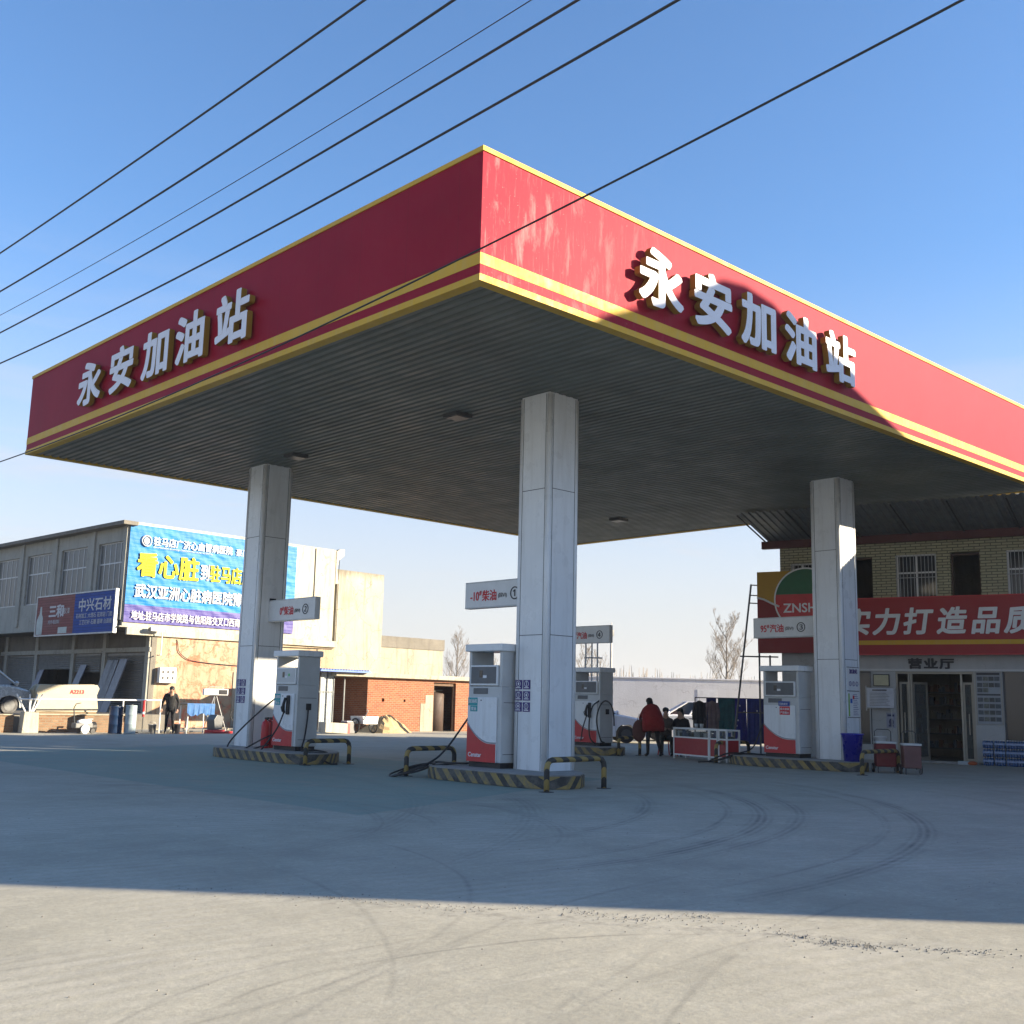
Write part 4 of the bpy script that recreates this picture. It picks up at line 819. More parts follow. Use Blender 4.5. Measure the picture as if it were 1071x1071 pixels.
for y0, y1 in wy:
    b = MB().at(-1.48, 0, 0, -pi/2); t = .06; a, c = -y1, -y0
    b.box(a, .1, 5.65, a+t, .16, 8.12); b.box(c-t, .1, 5.65, c, .16, 8.12); b.box(a+t, .1, 8.06, c-t, .16, 8.12); b.box(a+t, .1, 5.65, c-t, .16, 5.71); b.box(a+t, .103, 7.15, c-t, .157, 7.21)
    n_ = 5
    for k in range(1, n_): xx = a+(c-a)*k/n_; b.box(xx-.025, .106, 5.71, xx+.025, .154, 8.06)
    w_ = b.build('window', M['galv'], sh); b = MB().at(-1.48, 0, 0, -pi/2); b.box(a+t, .12, 5.71, c-t, .13, 8.06); b.build('pane', M['glass_grey'], w_)
b = MB()
b.box(-1.23, .01, 4.30, 9.9, .26, 8.96); b.build('upper_side_wall', M['plaster_white'], sh)
b = MB(); b.box(-1.23, .27, 4.30, 13, 16, 4.5); b.box(-1.2, 15.8, .6, 13, 16, 8.7); b.box(-1.23, .27, 8.5, 10, 15.8, 8.7); b.box(3.5, .5, 4.52, 3.7, 15.7, 8.48); b.box(3, .5, .0, 3.2, 15.7, 4.28); b.build('inner_wall', M['conc_dark'], sh)
b = MB(); b.prism([(9.905, 8.9), (9.9, 7.2), (10.12, 7.25), (10.0, 8.0), (10.08, 8.45), (10.4, 8.7), (10.42, 9.05), (10.1, 9.02)], -.02, .24, 'y'); b.build('broken_corner', M['plaster_white'], sh, bevel=.015)
b = MB().at(0, 0, 0, -pi/2)
wall(b, -15.8, 0, 0, 4.3, [(-2.4+0, 0, -.9, .01), (-7.2, .6, -4.6, 2.85), (-11.2, .6, -7.6, 2.97)], 0, .25); b.build('lower_front', M['conc_dark'], sh)
b = MB().at(0, 0, 0, -pi/2)
for y in (-.2, -4.2, -7.4, -11.5, -15.2): b.box(y-.16, -.1, .3, y+.16, -.001, 4.28)
b.box(-15.8, -.13, 3.3, 0, -.003, 3.5); b.build('door_pier', M['facade_grey'], sh)
for y0, y1, z0 in ((-4.0, -.5, .35), (-15, -11.8, .6), (-7.2, -4.6, 2.4), (-11.2, -7.6, 2.55)):
    b = MB().at(0, 0, 0, -pi/2); z = z0; z1 = 3.25 if z0 < 1 else 3.28
    while z < z1-.1: b.prism([(-.02, z), (-.045, z+.05), (-.02, z+.1)], y0+.03, y1-.03, 'x'); z += .1
    b.box(y0, -.018, z0, y1, -.004, z1); b.build('roller_shutter', mat('shutter', (.16, .15, .13), .5, .2), sh)
b = MB(); b.box(0, .012, 0, 10.1, .27, 4.05); b.build('lower_side_wall', M['plaster_peach'], sh)
b = MB(); b.box(-1.3, -.14, 3.98, 10.1, .01, 4.298); b.build('ledge', M['plaster_white'], sh, bevel=.02)
b = MB(); b.box(4.25, -.03, 0.05, 9.9, .0115, 2.55); b.build('render_patch', M['plaster_grey'], sh)
b = MB(); b.box(10.12, .08, 0, 13.2, 8, 8.0); b.build('rear_block', M['plaster_cream'], sh)
b = MB(); b.box(13.22, .3, 0, 17.9, 7, 4.55); b.build('side_block', M['plaster_grey'], sh); b = MB(); b.box(13.21, .25, 4.2, 17.95, 7.05, 4.8); b.build('parapet', M['conc_dark'], sh)
for pts in (((10.11, .0, 9.0), (10.11, .0, 4.2)), ((8.6, -.02, 8.9), (8.62, -.02, 5.4)), ((4.4, -.02, 4.0), (6.2, -.05, 3.85), (9.9, -.02, 3.9)), ((9.0, -.04, 3.9), (9.0, -.04, 3.0)), ((1.2, -.02, 3.9), (1.5, -.05, 3.2), (3.0, -.05, 2.9), (9.5, -.02, 2.75)), ((5.0, -.02, 8.9), (5.0, -.02, 8.4))):
    MB().tube(cable(pts, 5), .018, 5).build('wall_cable', M['black'], sh)
# banner
bn = thing('banner', 'huge wrinkled blue hospital banner with yellow and white characters and purple lower band', 'banner', (12.61, 35.53, 0), LA)
b = MB(); nx, nz = 120, 50; x0, x1, z0, z1 = -1.46, 7.42, 4.52, 8.83
def wr(x, z):
    u = (x-x0)/(x1-x0); t = (z-z0)/(z1-z0)
    d = min(u, 1-u, t, 1-t)
    w1 = sin((x*1.2+z*2.6)*5.2+sin(x*2.1)*1.4)*.010+sin((x*.55+z*1.9)*9.5+1.3*sin(z*3))*.006
    return -.06-.02*sin(pi*u)*sin(pi*t)-w1*min(1, d*14)-.004*sin(x*23+z*9)
b.add([(x0+(x1-x0)*i/nx, wr(x0+(x1-x0)*i/nx, z0+(z1-z0)*j/nz), z0+(z1-z0)*j/nz) for j in range(nz+1) for i in range(nx+1)],
      [(j*(nx+1)+i, j*(nx+1)+i+1, (j+1)*(nx+1)+i+1, (j+1)*(nx+1)+i) for j in range(nz) for i in range(nx)])
b.m = [1 if (k//nx) < nz*.178 else 0 for k in range(nx*nz)]
def banner_mat(name, col, c2):
    m = bpy.data.materials.new(name); n, p = nodes(m); v = coord(n); c = mix(n, ramp(n, noise(n, v, .5, 3), .35, .65), col, c2)
    n.links.new(c, p.inputs['Base Color']); p.inputs['Roughness'].default_value = .5; p.inputs['Specular IOR Level'].default_value = .2
    mp = n.nodes.new('ShaderNodeMapping'); mp.inputs['Rotation'].default_value = (0, R(38), 0); mp.inputs['Scale'].default_value = (.5, 1, 5); n.links.new(v, mp.inputs[0])
    bump(n, p, noise(n, mp.outputs[0], 1.2, 3, .5), .6, .05); return m
b.build('sheet', [banner_mat('banner_blue', (.004, .13, .36), (.006, .17, .41)), banner_mat('banner_purple', (.05, .045, .2), (.065, .055, .23))], bn, smooth=True)
YB = -.125; yl = flat('banner_yellow', (.5, .47, .01), .8); wh = flat('banner_white', (.5, .5, .5), .9)
text('heading', '看心脏', 1.12, (-1.06, YB, 6.68), yl, bn, bold=.028, n=3, ws=.92)
text('heading', '到', .82, (2.08, YB, 6.72), wh, bn, bold=.02, n=2, ws=.62)
text('heading', '驻马店广济', .82, (2.58, YB, 6.72), yl, bn, bold=.028, n=3, ws=.7)
text('hospital_name', '驻马店广济心血管病医院', .42, (-.35, YB, 8.03), wh, bn, bold=.02, n=2, ws=.88)
text('small_lettering', 'ZHUMADIAN GUANGJI CARDIOVASCULAR HOSPITAL', .1, (-.35, YB, 7.88), wh, bn, ws=1.25)
text('side_lettering', '豪门口碑', .36, (3.9, YB, 8.02), wh, bn, bold=.012, n=2, ws=.95)
text('line', '武汉亚洲心脏病医院豫南', .64, (-1.08, YB, 5.68), wh, bn, bold=.022, n=2, ws=.86)
text('address_line', '地址:驻马店市学院路与信阳路交叉口西南角', .42, (-1.15, YB, 4.68), wh, bn, bold=.014, n=2, ws=.72)
b = MB().at(-.68, YB, 8.15, 0, pi/2); b.tube([(.23*cos(t*pi/10), .23*sin(t*pi/10), 0) for t in range(20)], .03, 5, closed=True); b.ell((0, 0, 0), (.14, .16, .01), 12, 4); b.build('round_emblem', wh, bn)
# shop sign over the doorways
ws_ = thing('stone_shop_sign', 'faded sign, red-brown left half and blue right half with white characters', 'sign', (11.02, 35.5, 0), LA-pi/2)
b = MB(); b.box(-7.9, -.18, 4.1, -4.0, -.06, 5.9, 0); b.box(-3.999, -.18, 4.1, -.2, -.06, 5.9, 1); b.build('panel', [brick_mat('sign_brown', (.2, .06, .05), (.24, .09, .08), (.1, .03, .03), .9, .12, .008), brick_mat('sign_blue', (.012, .05, .25), (.02, .07, .3), (.01, .02, .1), .9, .14, .008)], ws_)
b = MB(); b.box(-8.0, -.2, 5.9, -.1, -.04, 5.96); b.box(-8.0, -.2, 4.03, -.1, -.04, 4.09); b.box(-8.0, -.2, 4.09, -7.92, -.04, 5.9); b.box(-.18, -.2, 4.09, -.1, -.04, 5.9); b.build('frame', M['galv'], ws_)
text('lettering', '中兴石材', .62, (-3.6, -.19, 5.12), wh, ws_, bold=.018, n=2, ws=1.25, spacing=1.05)
text('small_lettering', '石材加工 大理石 花岗岩 门套', .24, (-3.75, -.19, 4.78), wh, ws_, ws=1.12)
text('small_lettering', '工艺栏杆 石雕 墓碑 台面板', .24, (-3.4, -.19, 4.48), wh, ws_, ws=1.1)
text('lettering', '三和', .62, (-6.6, -.19, 4.95), wh, ws_, bold=.035, n=2, ws=1.3)
text('small_lettering', '乳胶漆', .3, (-5.4, -.19, 5.05), wh, ws_, ws=1.1); text('small_lettering', '内外墙涂料', .22, (-6.6, -.19, 4.6), wh, ws_, ws=1.1)
b = MB(); b.prism([(-7.85, 4.12), (-7.2, 4.12), (-7.2, 4.9), (-7.35, 5.1), (-7.4, 5.45), (-7.55, 5.45), (-7.6, 5.1), (-7.85, 4.8)], -.186, -.1805, 'y'); pp_ = mat('pale_pic', (.4, .45, .42), .6); b.build('pale_picture', pp_, ws_); MB().box(-5.5, -.186, 4.13, -4.6, -.1805, 4.42).build('pale_picture', pp_, ws_)
# terrace with rubble front
tr = MB(); tr.box(-14, 30.0, .0, 9.0, 60, .60); tr.box(9.0, 33.4, 0, 12.55, 60, .60); tag(tr.build('terrace', M['conc_dark']), kind='structure')
lw = thing('rubble_wall', 'low wall of broken brick below the marble slabs and white railing', 'wall', (0, 0, 0)); b = MB(); b.box(5.7, 29.72, 0, 9.0, 29.995, .62); b.build('brickwork', M['rubble'], lw); b = MB(); b.box(5.68, 29.68, .62, 9.02, 30.1, .67); b.build('capping', M['plaster_grey'], lw, bevel=.01)
lw = thing('rubble_wall', 'low rubble wall left of the white concrete block', 'wall', (0, 0, 0)); b = MB(); b.box(-14, 29.72, 0, 4.9, 29.995, .60); b.build('brickwork', M['rubble'], lw); b = MB(); b.box(-14, 29.68, .6, 4.9, 30.1, .65); b.build('capping', M['plaster_grey'], lw, bevel=.01)
# marble slab bundle
ms_ = thing('marble_slab_bundle', 'bundle of cream marble slabs standing behind the railing, marked A2213 in red', 'stone slabs', (0, 0, 0)); rn = random.Random(9)
cm = mat('marble', (.42, .37, .26), .6, 0, .06, 2)
for k in range(7):
    b = MB(); j = rn.uniform(-.06, .06); b.prism([(5.95+j, .72), (6.4, .74), (8.2-j, .72), (8.28+j, .8+j), (8.18, 1.35), (8.26-j, 1.6), (8.17, 1.74+j*.4), (6.0, 1.70-j*.3), (5.9-j, 1.5), (5.98, 1.2)], 30.55+k*.09, 30.61+k*.09, 'y'); b.build('slab', cm, ms_, bevel=.008)
b = MB(); b.box(6.0, 30.5, .6, 8.2, 31.2, .72); b.build('timber', mat('timber', (.2, .14, .08), .8), ms_)
text('marking', 'A2213', .2, (7.15, 30.53, 1.4), M['redink'], ms_, bold=.02, n=2, ws=1.0)
# railing
rl_ = thing('railing', 'thin white pipe railing in front of the rubble wall', 'railing', (0, 0, 0))
MB().tube([(4.9, 29.45, 1.17), (10.3, 29.5, 1.22)], .03, 8).build('rail', M['white'], rl_)
for xx in (5.35, 8.75, 10.25): MB().tube([(xx, 29.47, 0), (xx, 29.47, 1.2)], .03, 8).build('post', M['white'], rl_)
cb = thing('concrete_block', 'whitewashed concrete block at the left end of the rubble wall', 'block', (5.3, 29.4, 0)); MB().prism([(-.28, 0), (.3, 0), (.26, .72), (-.24, .74)], -.2, .2, 'y').build('block', M['plaster_white'], cb, bevel=.02)
for i, (dx, dy) in enumerate(((-.5, .0), (.0, .1), (.22, -.05), (.42, .05))): MB().tube([(dx*.3, 0, .74), (dx, dy, 1.35)], .028, 6).build('rod', M['white'], cb)
# leaning stone slabs
for y, z0, z1, wd, ln, lb, cl in ((39.9+6.9, .6, 3.0, .75, .55, 'narrow grey stone slab leaning farthest from the banner corner', (.17, .18, .23)), (41.9, .6, 2.75, .7, .6, 'blue-grey stone slab leaning between the two dark doorways', (.16, .17, .21)),
                           (38.9, .6, 2.95, .75, .45, 'grey stone slab leaning in the doorway, touching two others', (.12, .125, .14)), (38.3, .6, 2.95, .55, .35, 'thin middle stone slab of the three leaning in the doorway', (.1, .105, .12)), (37.6, .6, 2.98, .75, .5, 'slab of the doorway three that leans nearest the banner corner', (.15, .155, .18))):
    o = thing('stone_slab', lb, 'stone slab', (11.6, y, z0), 0, 'stone slabs leaning against the workshop')
    b = MB(); L_ = z1-z0; b.add([(0, ln, 0), (0, ln-wd, 0), (.55, -wd, L_), (.55, 0, L_), (.05, ln, 0), (.05, ln-wd, 0), (.6, -wd, L_), (.6, 0, L_)], [(0, 1, 2, 3), (7, 6, 5, 4), (0, 4, 5, 1), (1, 5, 6, 2), (2, 6, 7, 3), (3, 7, 4, 0)]); b.build('slab', mat('stone', cl, .45), o, bevel=.006)
# silver van
def car(name, label, loc, rz, L, W_, Hh, body, van=False, group=None, glassm='glass'):
    """local +x forward, width along y"""
    o = thing(name, label, 'van' if van else 'car', loc, rz, group)
    wr_, wx0, wx1 = (.33, -L*.30, L*.31); hw = W_/2
    belt = Hh*(.60 if van else .66); sill = .24
    up = [(-L/2+.04, belt-.08), (-L/2+.1, belt), (L*.18, belt+.02), (L*.30, belt-.05), (L*.44, belt-.17), (L/2-.02, belt-.33), (L/2, .48), (L/2-.05, sill+.02)]
    if van: up = [(-L/2, belt), (L*.30, belt), (L*.38, belt-.08), (L/2-.05, belt-.22), (L/2, .55), (L/2-.03, sill+.02)]
    low = []
    for wx in (wx1, wx0):
        low.append((wx+wr_+.07, sill)); low += [(wx+(wr_+.07)*cos(R(a)), wr_+(wr_+.07)*sin(R(a))) for a in (15, 40, 65, 90, 115, 140, 165)]; low.append((wx-wr_-.07, sill))
    prof = [(-L/2+.03, sill+.05)]+up+low+[(-L/2+.1, sill)]
    b = MB(); n_ = len(prof); st_ = ((-hw+.06, .93), (-hw, 1.0) , (hw, 1.0), (hw-.06+.06, .93))
    vs = []; ys = [(-hw, 0.0), (-hw+.07, 1.0), (hw-.07, 1.0), (hw, 0.0)]
    for y, f in ys:
        for px, pz in prof:
            k = 1 if f else .985; zz = pz if f else pz-(.05 if pz > belt-.4 else 0)*(1)
            vs.append((px*k, y, zz))
    fs = [tuple(range(n_)), tuple(3*n_+i for i in range(n_))[::-1]]
    for s_ in range(3): fs += [(s_*n_+i, (s_+1)*n_+i, (s_+1)*n_+(i+1) % n_, s_*n_+(i+1) % n_) for i in range(n_)]
    b.add(vs, fs); b.build('body', body, o, bevel=.015)
    if van: gb = [(-L/2+.02, belt), (L*.37, belt)]; gt = [(-L/2+.14, Hh), (L*.17, Hh)]
    else: gb = [(-L/2+.25, belt), (L*.25, belt)]; gt = [(-L*.26, Hh), (L*.04, Hh)]
    wb, wt = hw-.08, hw-.26
    gv = [(gb[0][0], -wb, belt-.03), (gb[1][0], -wb, belt-.03), (gb[1][0], wb, belt-.03), (gb[0][0], wb, belt-.03), (gt[0][0], -wt, Hh-.05), (gt[1][0], -wt, Hh-.05), (gt[1][0], wt, Hh-.05), (gt[0][0], wt, Hh-.05)]
    b = MB(); b.add(gv, [(0, 3, 2, 1), (4, 5, 6, 7), (0, 1, 5, 4), (1, 2, 6, 5), (2, 3, 7, 6), (3, 0, 4, 7)]); b.build('glasshouse', M[glassm], o)
    b = MB(); b.prism([(gt[0][0]-.05, -wt-.01), (gt[1][0]+.05, -wt-.01), (gt[1][0]+.05, wt+.01), (gt[0][0]-.05, wt+.01)], Hh-.055, Hh); b.build('roof', body, o, bevel=.025)
    b = MB()
    for e in (-1, 1):
        for t in ((0, .0), (.36, .36), (.68, .66), (1, 1)):
            xb = gb[0][0]+(gb[1][0]-gb[0][0])*t[0]; xt = gt[0][0]+(gt[1][0]-gt[0][0])*t[1]; b.tube([(xb, e*(wb+.005), belt-.03), (xt, e*(wt+.005), Hh-.04)], .035, 6)
    b.build('pillar', body, o)
    for wx in (wx0, wx1):
        for e in (-1, 1):
            b = MB().at(wx, e*(hw-.11), wr_); b.lathe([(.01, 0), (.01, 0)], 3) if False else None
            b.tube([(0, -.1, 0), (0, .1, 0)], wr_, 20); ty = b.build('wheel', M['black'], o, bevel=.02); b = MB().at(wx, e*(hw-.11), wr_); b.tube([(0, -.108, 0), (0, .108, 0)], wr_*.62, 14)
            b.build('rim', M['darksteel'], ty)
    for e in (-1, 1):
        b = MB(); b.ell((L/2-.2, e*(hw-.2), belt-.34), (.17, .2, .075), 12, 6); b.build('headlight', M['glass_grey'], o, smooth=True)
        b = MB(); b.ell((gb[1][0]-.12, e*(hw+.08), belt+.06), (.07, .11, .08), 10, 6); b.build('mirror', body, o, smooth=True)
        b = MB(); b.box(-L*.02, e*(hw+.001), belt-.16, L*.03, e*(hw+.018), belt-.13); b.build('door_handle', M['darksteel'], o)
        b = MB()
        for xx in (-L*.14, L*.05, L*.215): b.box(xx, e*(hw-.001), sill+.12, xx+.008, e*(hw+.003), belt-.1)
        b.build('door_gap', M['seam'], o)
    b = MB(); b.box(L/2-.06, -hw*.6, .34, L/2+.012, hw*.6, .5); b.build('grille', M['darksteel'], o, bevel=.01)
    return o
silver = mat('silver_paint', (.42, .44, .44), .25, .3, .04); whitep = mat('white_car_paint', (.78, .8, .84), .22, 0, .03)
car('van', 'silver van parked on the terrace behind the rubble wall', (3.6, 31.6, .6), R(8), 4.6, 1.75, 1.78, silver, True)
ra_ = atan2(rt.y, rt.x)
car('parked_car', 'white car beside the pump with the round hose loop', (22.85, 18.75, 0), ra_+R(4), 4.4, 1.82, 1.66, whitep)
car('parked_car', 'white car facing the other way behind the people and clothes rack', (28.3, 17.95, 0), ra_+pi-R(3), 4.4, 1.8, 1.66, whitep)
# ------------------------------------------------------------------ brick outhouse and lean-to
bh = thing('brick_outhouse', 'low red brick outhouse with thick cream roof slab and dark doorway', 'outhouse', (20.55, 30.2, 0), R(2))
b = MB(); wall(b, 0, 9, 0, 2.42, [(4.0, 0, 5.45, 2.3), (.85, 1.35, 1.0, 1.5), (2.15, 1.35, 2.27, 1.47), (3.7, 1.35, 3.85, 1.5)], 0, .24); b.build('front_wall', M['brick'], bh)
b = MB(); b.box(0, .241, 0, .24, 3.2, 2.42); b.box(8.76, .241, 0, 9, 3.2, 2.42); b.box(.24, 3.0, 0, 8.76, 3.2, 2.42); b.box(3.3, .241, 0, 3.5, 3.0, 2.42); b.build('side_wall', M['brick'], bh)
b = MB(); b.box(-2.0, -.3, 2.425, 9.3, 3.4, 2.62); b.build('roof_slab', M['plaster_cream'], bh, bevel=.02)
b = MB(); b.box(3.2, -.015, 0, 3.98, -.001, 1.3); b.box(3.5, -.014, 1.3, 3.98, -.001, 1.7); b.build('cement_patch', M['plaster_grey'], bh)
b = MB(); b.box(4.05, .1, 0, 4.12, .18, 2.25); b.box(5.36, .1, 0, 5.43, .18, 2.25); b.box(4.12, .1, 2.15, 5.36, .18, 2.25); b.build('door_frame', mat('old_wood', (.12, .07, .04), .8), bh)
tk = thing('dark_tank', 'dark rusty tank standing inside the doorway of the brick outhouse', 'tank', (25.3, 31.2, 0)); MB().lathe([(.5, 0), (.5, 1.75), (.45, 1.8), (.1, 1.85)], 18).build('shell', mat('tank_rust', (.07, .045, .035), .7, 0, .3), tk, smooth=True); MB().tube([(-.5, -.1, 1.9), (.5, 0, 1.95)], .04, 6).build('bar', M['steel'], tk)
ln_ = thing('lean_to', 'lean-to with blue sheet roof and pale corrugated side panel', 'shed', (17.6, 30.2, 0), R(2))
b = MB()
for k in range(13):
    x0_ = .02+k*.085; b.quad((x0_, 0, .05), (x0_+.05, 0, .05), (x0_+.05, 0, 2.55), (x0_, 0, 2.55)); b.quad((x0_+.05, 0, .05), (x0_+.085, .03, .05), (x0_+.085, .03, 2.55), (x0_+.05, 0, 2.55))
b.build('corrugated_panel', mat('pale_blue_tin', (.36, .42, .46), .5, .1, .2, 3, (.3, .2, .1), .3, True), ln_)
b = MB()
for xx in (0, .38, .76, 1.12): b.box(xx-.02, -.04, 0, xx+.02, -.005, 2.6)
b.box(0, -.038, 1.7, 1.12, -.006, 1.74); b.box(1.7, .0, 0, 1.76, .06, 2.4); b.build('frame', M['darksteel'], ln_)
b = MB()
for k in range(18): x0_ = -.1+k*.15; b.prism([(x0_, 2.66+.008*k*0), (x0_+.075, 2.72), (x0_+.15, 2.66)], -.7, 1.6, 'y')
b.box(-.12, -.7, 2.6, 2.65, 1.6, 2.655); b.build('blue_roof', mat('blue_roof', (.03, .1, .36), .45, .1, .2, 3), ln_)
b = MB(); b.box(1.2, 2.6, 0, 2.9, 2.8, 2.5); b.build('back_wall', M['brick'], ln_)
MB().tube([(.1, .3, 2.7), (.35, .4, 3.1), (.6, .3, 2.72)], .03, 6).build('roof_bracket', M['galv'], ln_)
wb_ = thing('white_block', 'whitewashed trough with faded red end before the lean-to', 'trough', (16.6, 27.6, 0), R(3)); MB().prism([(0, .06), (1.15, .0), (1.15, .42), (0, .48)], 0, .5, 'y').build('trough', M['plaster_white'], wb_, bevel=.02); MB().box(1.152, .02, .02, 1.3, .48, .42).build('red_end', mat('faded_red', (.42, .1, .09), .8), wb_, bevel=.01)
gbx = thing('grey_crate', 'grey crate between the white trough and the handcart', 'crate', (17.95, 28.0, 0)); MB().box(0, 0, 0, .42, .4, .48).build('crate', M['dark_grey'], gbx, bevel=.02); MB().box(-.02, -.02, .48, .44, .42, .52).build('rim', M['grey_panel'], gbx, bevel=.01)
# handcart
hc = thing('handcart', 'old grey two-wheeled handcart beside the sand heap', 'handcart', (18.95, 28.15, 0), R(0))
for xx in (-.48, .48):
    b = MB().at(xx, 0, .32); b.tube([(0, .3*cos(t*pi/9), .3*sin(t*pi/9)) for t in range(18)], .035, 6, closed=True); 
    for t in range(6): b.tube([(0, 0, 0), (0, .3*cos(t*pi/3), .3*sin(t*pi/3))], .012, 4)
    b.build('wheel', M['black'], hc)
b = MB(); b.prism([(-.36, .4), (.36, .4), (.42, .72), (-.42, .72)], -.45, .45, 'y'); b.build('tray', M['grey_panel'], hc); MB().tube([(-.46, 0, .32), (.46, 0, .32)], .03, 6).build('axle', M['darksteel'], hc); MB().tube([(-.35, -.4, .55), (-.5, -.9, .95), (-.6, -1.0, 1.0)], .025, 6).build('shaft', M['galv'], hc)
# sand heap
b = MB(); rn = random.Random(2); n_ = 26; rings = 9
vs = [(0, 0, .78)]
for j in range(1, rings+1):
    for i in range(n_):
        a = 2*pi*i/n_; r = j/rings; rr = r*(1+.14*sin(a*3+1)+.08*sin(a*5)); vs.append((rr*1.3*cos(a), rr*.9*sin(a), max(0, .78*(1-r**1.25)+rn.uniform(-.06, .06)*(1 if j < rings else 0)) if j < rings else 0))
fs = [(0, 1+i, 1+(i+1) % n_) for i in range(n_)]+[(1+(j-1)*n_+i, 1+j*n_+i, 1+j*n_+(i+1) % n_, 1+(j-1)*n_+(i+1) % n_) for j in range(1, rings) for i in range(n_)]
b.add(vs, fs); o = b.build('sand_heap', plaster('sand', (.42, .3, .16), (.5, .36, .2), (.25, .17, .09), .6)); o.location = (20.8, 29.0, 0); tag(o, 'heap of yellow sand against the brick outhouse', 'sand heap')
# chair
ch = thing('folding_chair', 'small thin metal chair by the dark tank', 'chair', (26.2, 29.0, 0), R(-20))
for xx in (-.2, .2):
    for yy in (-.18, .18): MB().tube([(xx*1.15, yy*1.2, 0), (xx, yy, .42)], .013, 6).build('leg', M['galv'], ch)
MB().box(-.22, -.2, .42, .22, .2, .45).build('seat', M['galv'], ch, bevel=.008); MB().tube([(-.2, .2, .45), (-.2, .26, .85), (.2, .26, .85), (.2, .2, .45)], .013, 6).build('backrest', M['galv'], ch)
# ------------------------------------------------------------------ yard equipment
def drum(x, y, h, r, m, label):
    o = thing('barrel', label, 'barrel', (x, y, 0)); MB().lathe([(r, 0), (r*1.03, .02), (r, .05), (r, h*.33), (r*1.04, h*.345), (r, h*.36), (r, h*.66), (r*1.04, h*.675), (r, h*.69), (r, h-.03), (r*1.03, h-.01), (r*.96, h)], 22).build('drum', m, o, smooth=True); MB().lathe([(r*.3, h), (r*.3, h+.03)], 12).build('cap', M['darksteel'], o)
drum(8.5, 28.2, 1.03, .2, mat('pale_blue_drum', (.3, .38, .42), .5, 0, .2, 3, (.2, .15, .1), .4), 'tall pale blue-white barrel at the end of the rubble wall')
drum(8.12, 28.6, .98, .24, mat('shadow_navy', (.015, .04, .1), .4), 'dark blue drum shape standing in for the shadow beside the pale barrel')  # added drum shape, coloured navy to stand in for shadow beside the pale barrel
ct = thing('stone_cutter', 'small wheeled stone cutting machine with white wheel and upright handle', 'cutting machine', (6.85, 28.5, 0), R(10))
MB().box(-.35, -.15, .2, .35, .15, .38).build('body', M['dark_grey'], ct, bevel=.03); MB().ell((.05, -.05, .42), (.3, .14, .1)).build('guard', M['white'], ct, smooth=True); MB().tube([(-.3, 0, .3), (-.38, 0, .9), (-.3, .0, 1.05), (-.12, 0, 1.08)], .02, 6).build('handle', M['darksteel'], ct)
b = MB().at(0, -.2, .17); b.tube([(0, -.03, 0), (0, .03, 0)], .16, 16); b.build('wheel', M['white'], ct); b = MB().at(.3, -.2, .1); b.tube([(0, -.03, 0), (0, .03, 0)], .09, 14); b.build('wheel', M['black'], ct)
pm = thing('motor_pump', 'dark motor lying on the ground between barrel and rubble wall', 'motor', (7.2, 28.9, 0)); b = MB().at(0, 0, .22, 0, 0, pi/2); b.tube([(0, 0, -.3), (0, 0, .3)], .2, 14); b.build('casing', M['black'], pm, bevel=.03); MB().box(-.3, -.15, 0, .3, .15, .05).build('base', M['darksteel'], pm); MB().tube([(0, 0, .4), (0, 0, .5), (.2, 0, .5)], .03, 6).build('outlet', M['galv'], pm)
rp = thing('marker_post', 'short red and white marker post hanging by the railing', 'marker post', (9.45, 29.2, 0)); MB().cyl((0, 0, .6), (0, 0, 1.2), .05, 10).build('red_part', M['red'], rp); MB().cyl((0, 0, .7), (0, 0, .78), .053, 10).build('white_ring', M['white_ink'], rp); MB().cyl((0, 0, 0), (0, 0, .6), .02, 8).build('stem', M['darksteel'], rp); MB().box(-.25, -.2, 0, .25, .2, .05).build('base', M['darksteel'], rp, bevel=.01)
tb = thing('work_table', 'work table covered with hanging blue cloth behind the walking man', 'table', (12.3, 30.5, 0), R(2))
for xx, yy in ((-.5, -.3), (.5, -.3), (-.5, .3), (.5, .3)): MB().tube([(xx*1.1, yy, 0), (xx, yy, 1.05)], .025, 6).build('leg', M['white'], tb)
MB().box(-.6, -.38, 1.05, .6, .38, 1.10).build('table_top', mat('timber2', (.25, .18, .1), .8), tb)
b = MB(); nx = 16
for k in range(nx):
    f = lambda q: (-.62+1.24*q/nx, -.40-.02*sin(q*1.9), .75-.14*sin(q*.55)-(.15 if q > 5 and q < 12 else 0)); a_, c_ = f(k), f(k+1)
    b.quad(a_, c_, (c_[0], -.39, 1.12), (a_[0], -.39, 1.12)); b.quad((a_[0], -.39, 1.12), (c_[0], -.39, 1.12), (c_[0], .40, 1.12), (a_[0], .40, 1.12))
b.build('blue_cloth', mat('blue_cloth', (.03, .12, .32), .7), tb)
fl = thing('work_lamp', 'boxy work lamp on a spindly tripod against the peach wall', 'lamp', (12.95, 30.2, 0), R(-15))
for a in (90, 210, 330): MB().tube([(.05*cos(R(a)), .05*sin(R(a)), 1.42), (.55*cos(R(a)), .4*sin(R(a)), 0)], .016, 6).build('leg', M['galv'], fl)
MB().box(-.5, -.14, 1.46, .48, .14, 1.72).build('housing', M['white'], fl, bevel=.02); MB().box(.1, -.15, 1.5, .44, -.142, 1.68).build('dark_window', M['ink'], fl); MB().tube([(0, 0, 1.4), (0, 0, 1.5)], .03, 8).build('head_joint', M['darksteel'], fl)
MB().tube([(-.3, 0, 1.72), (-.25, 0, 1.8), (.25, 0, 1.8), (.3, 0, 1.72)], .014, 6).build('carry_handle', M['galv'], fl)
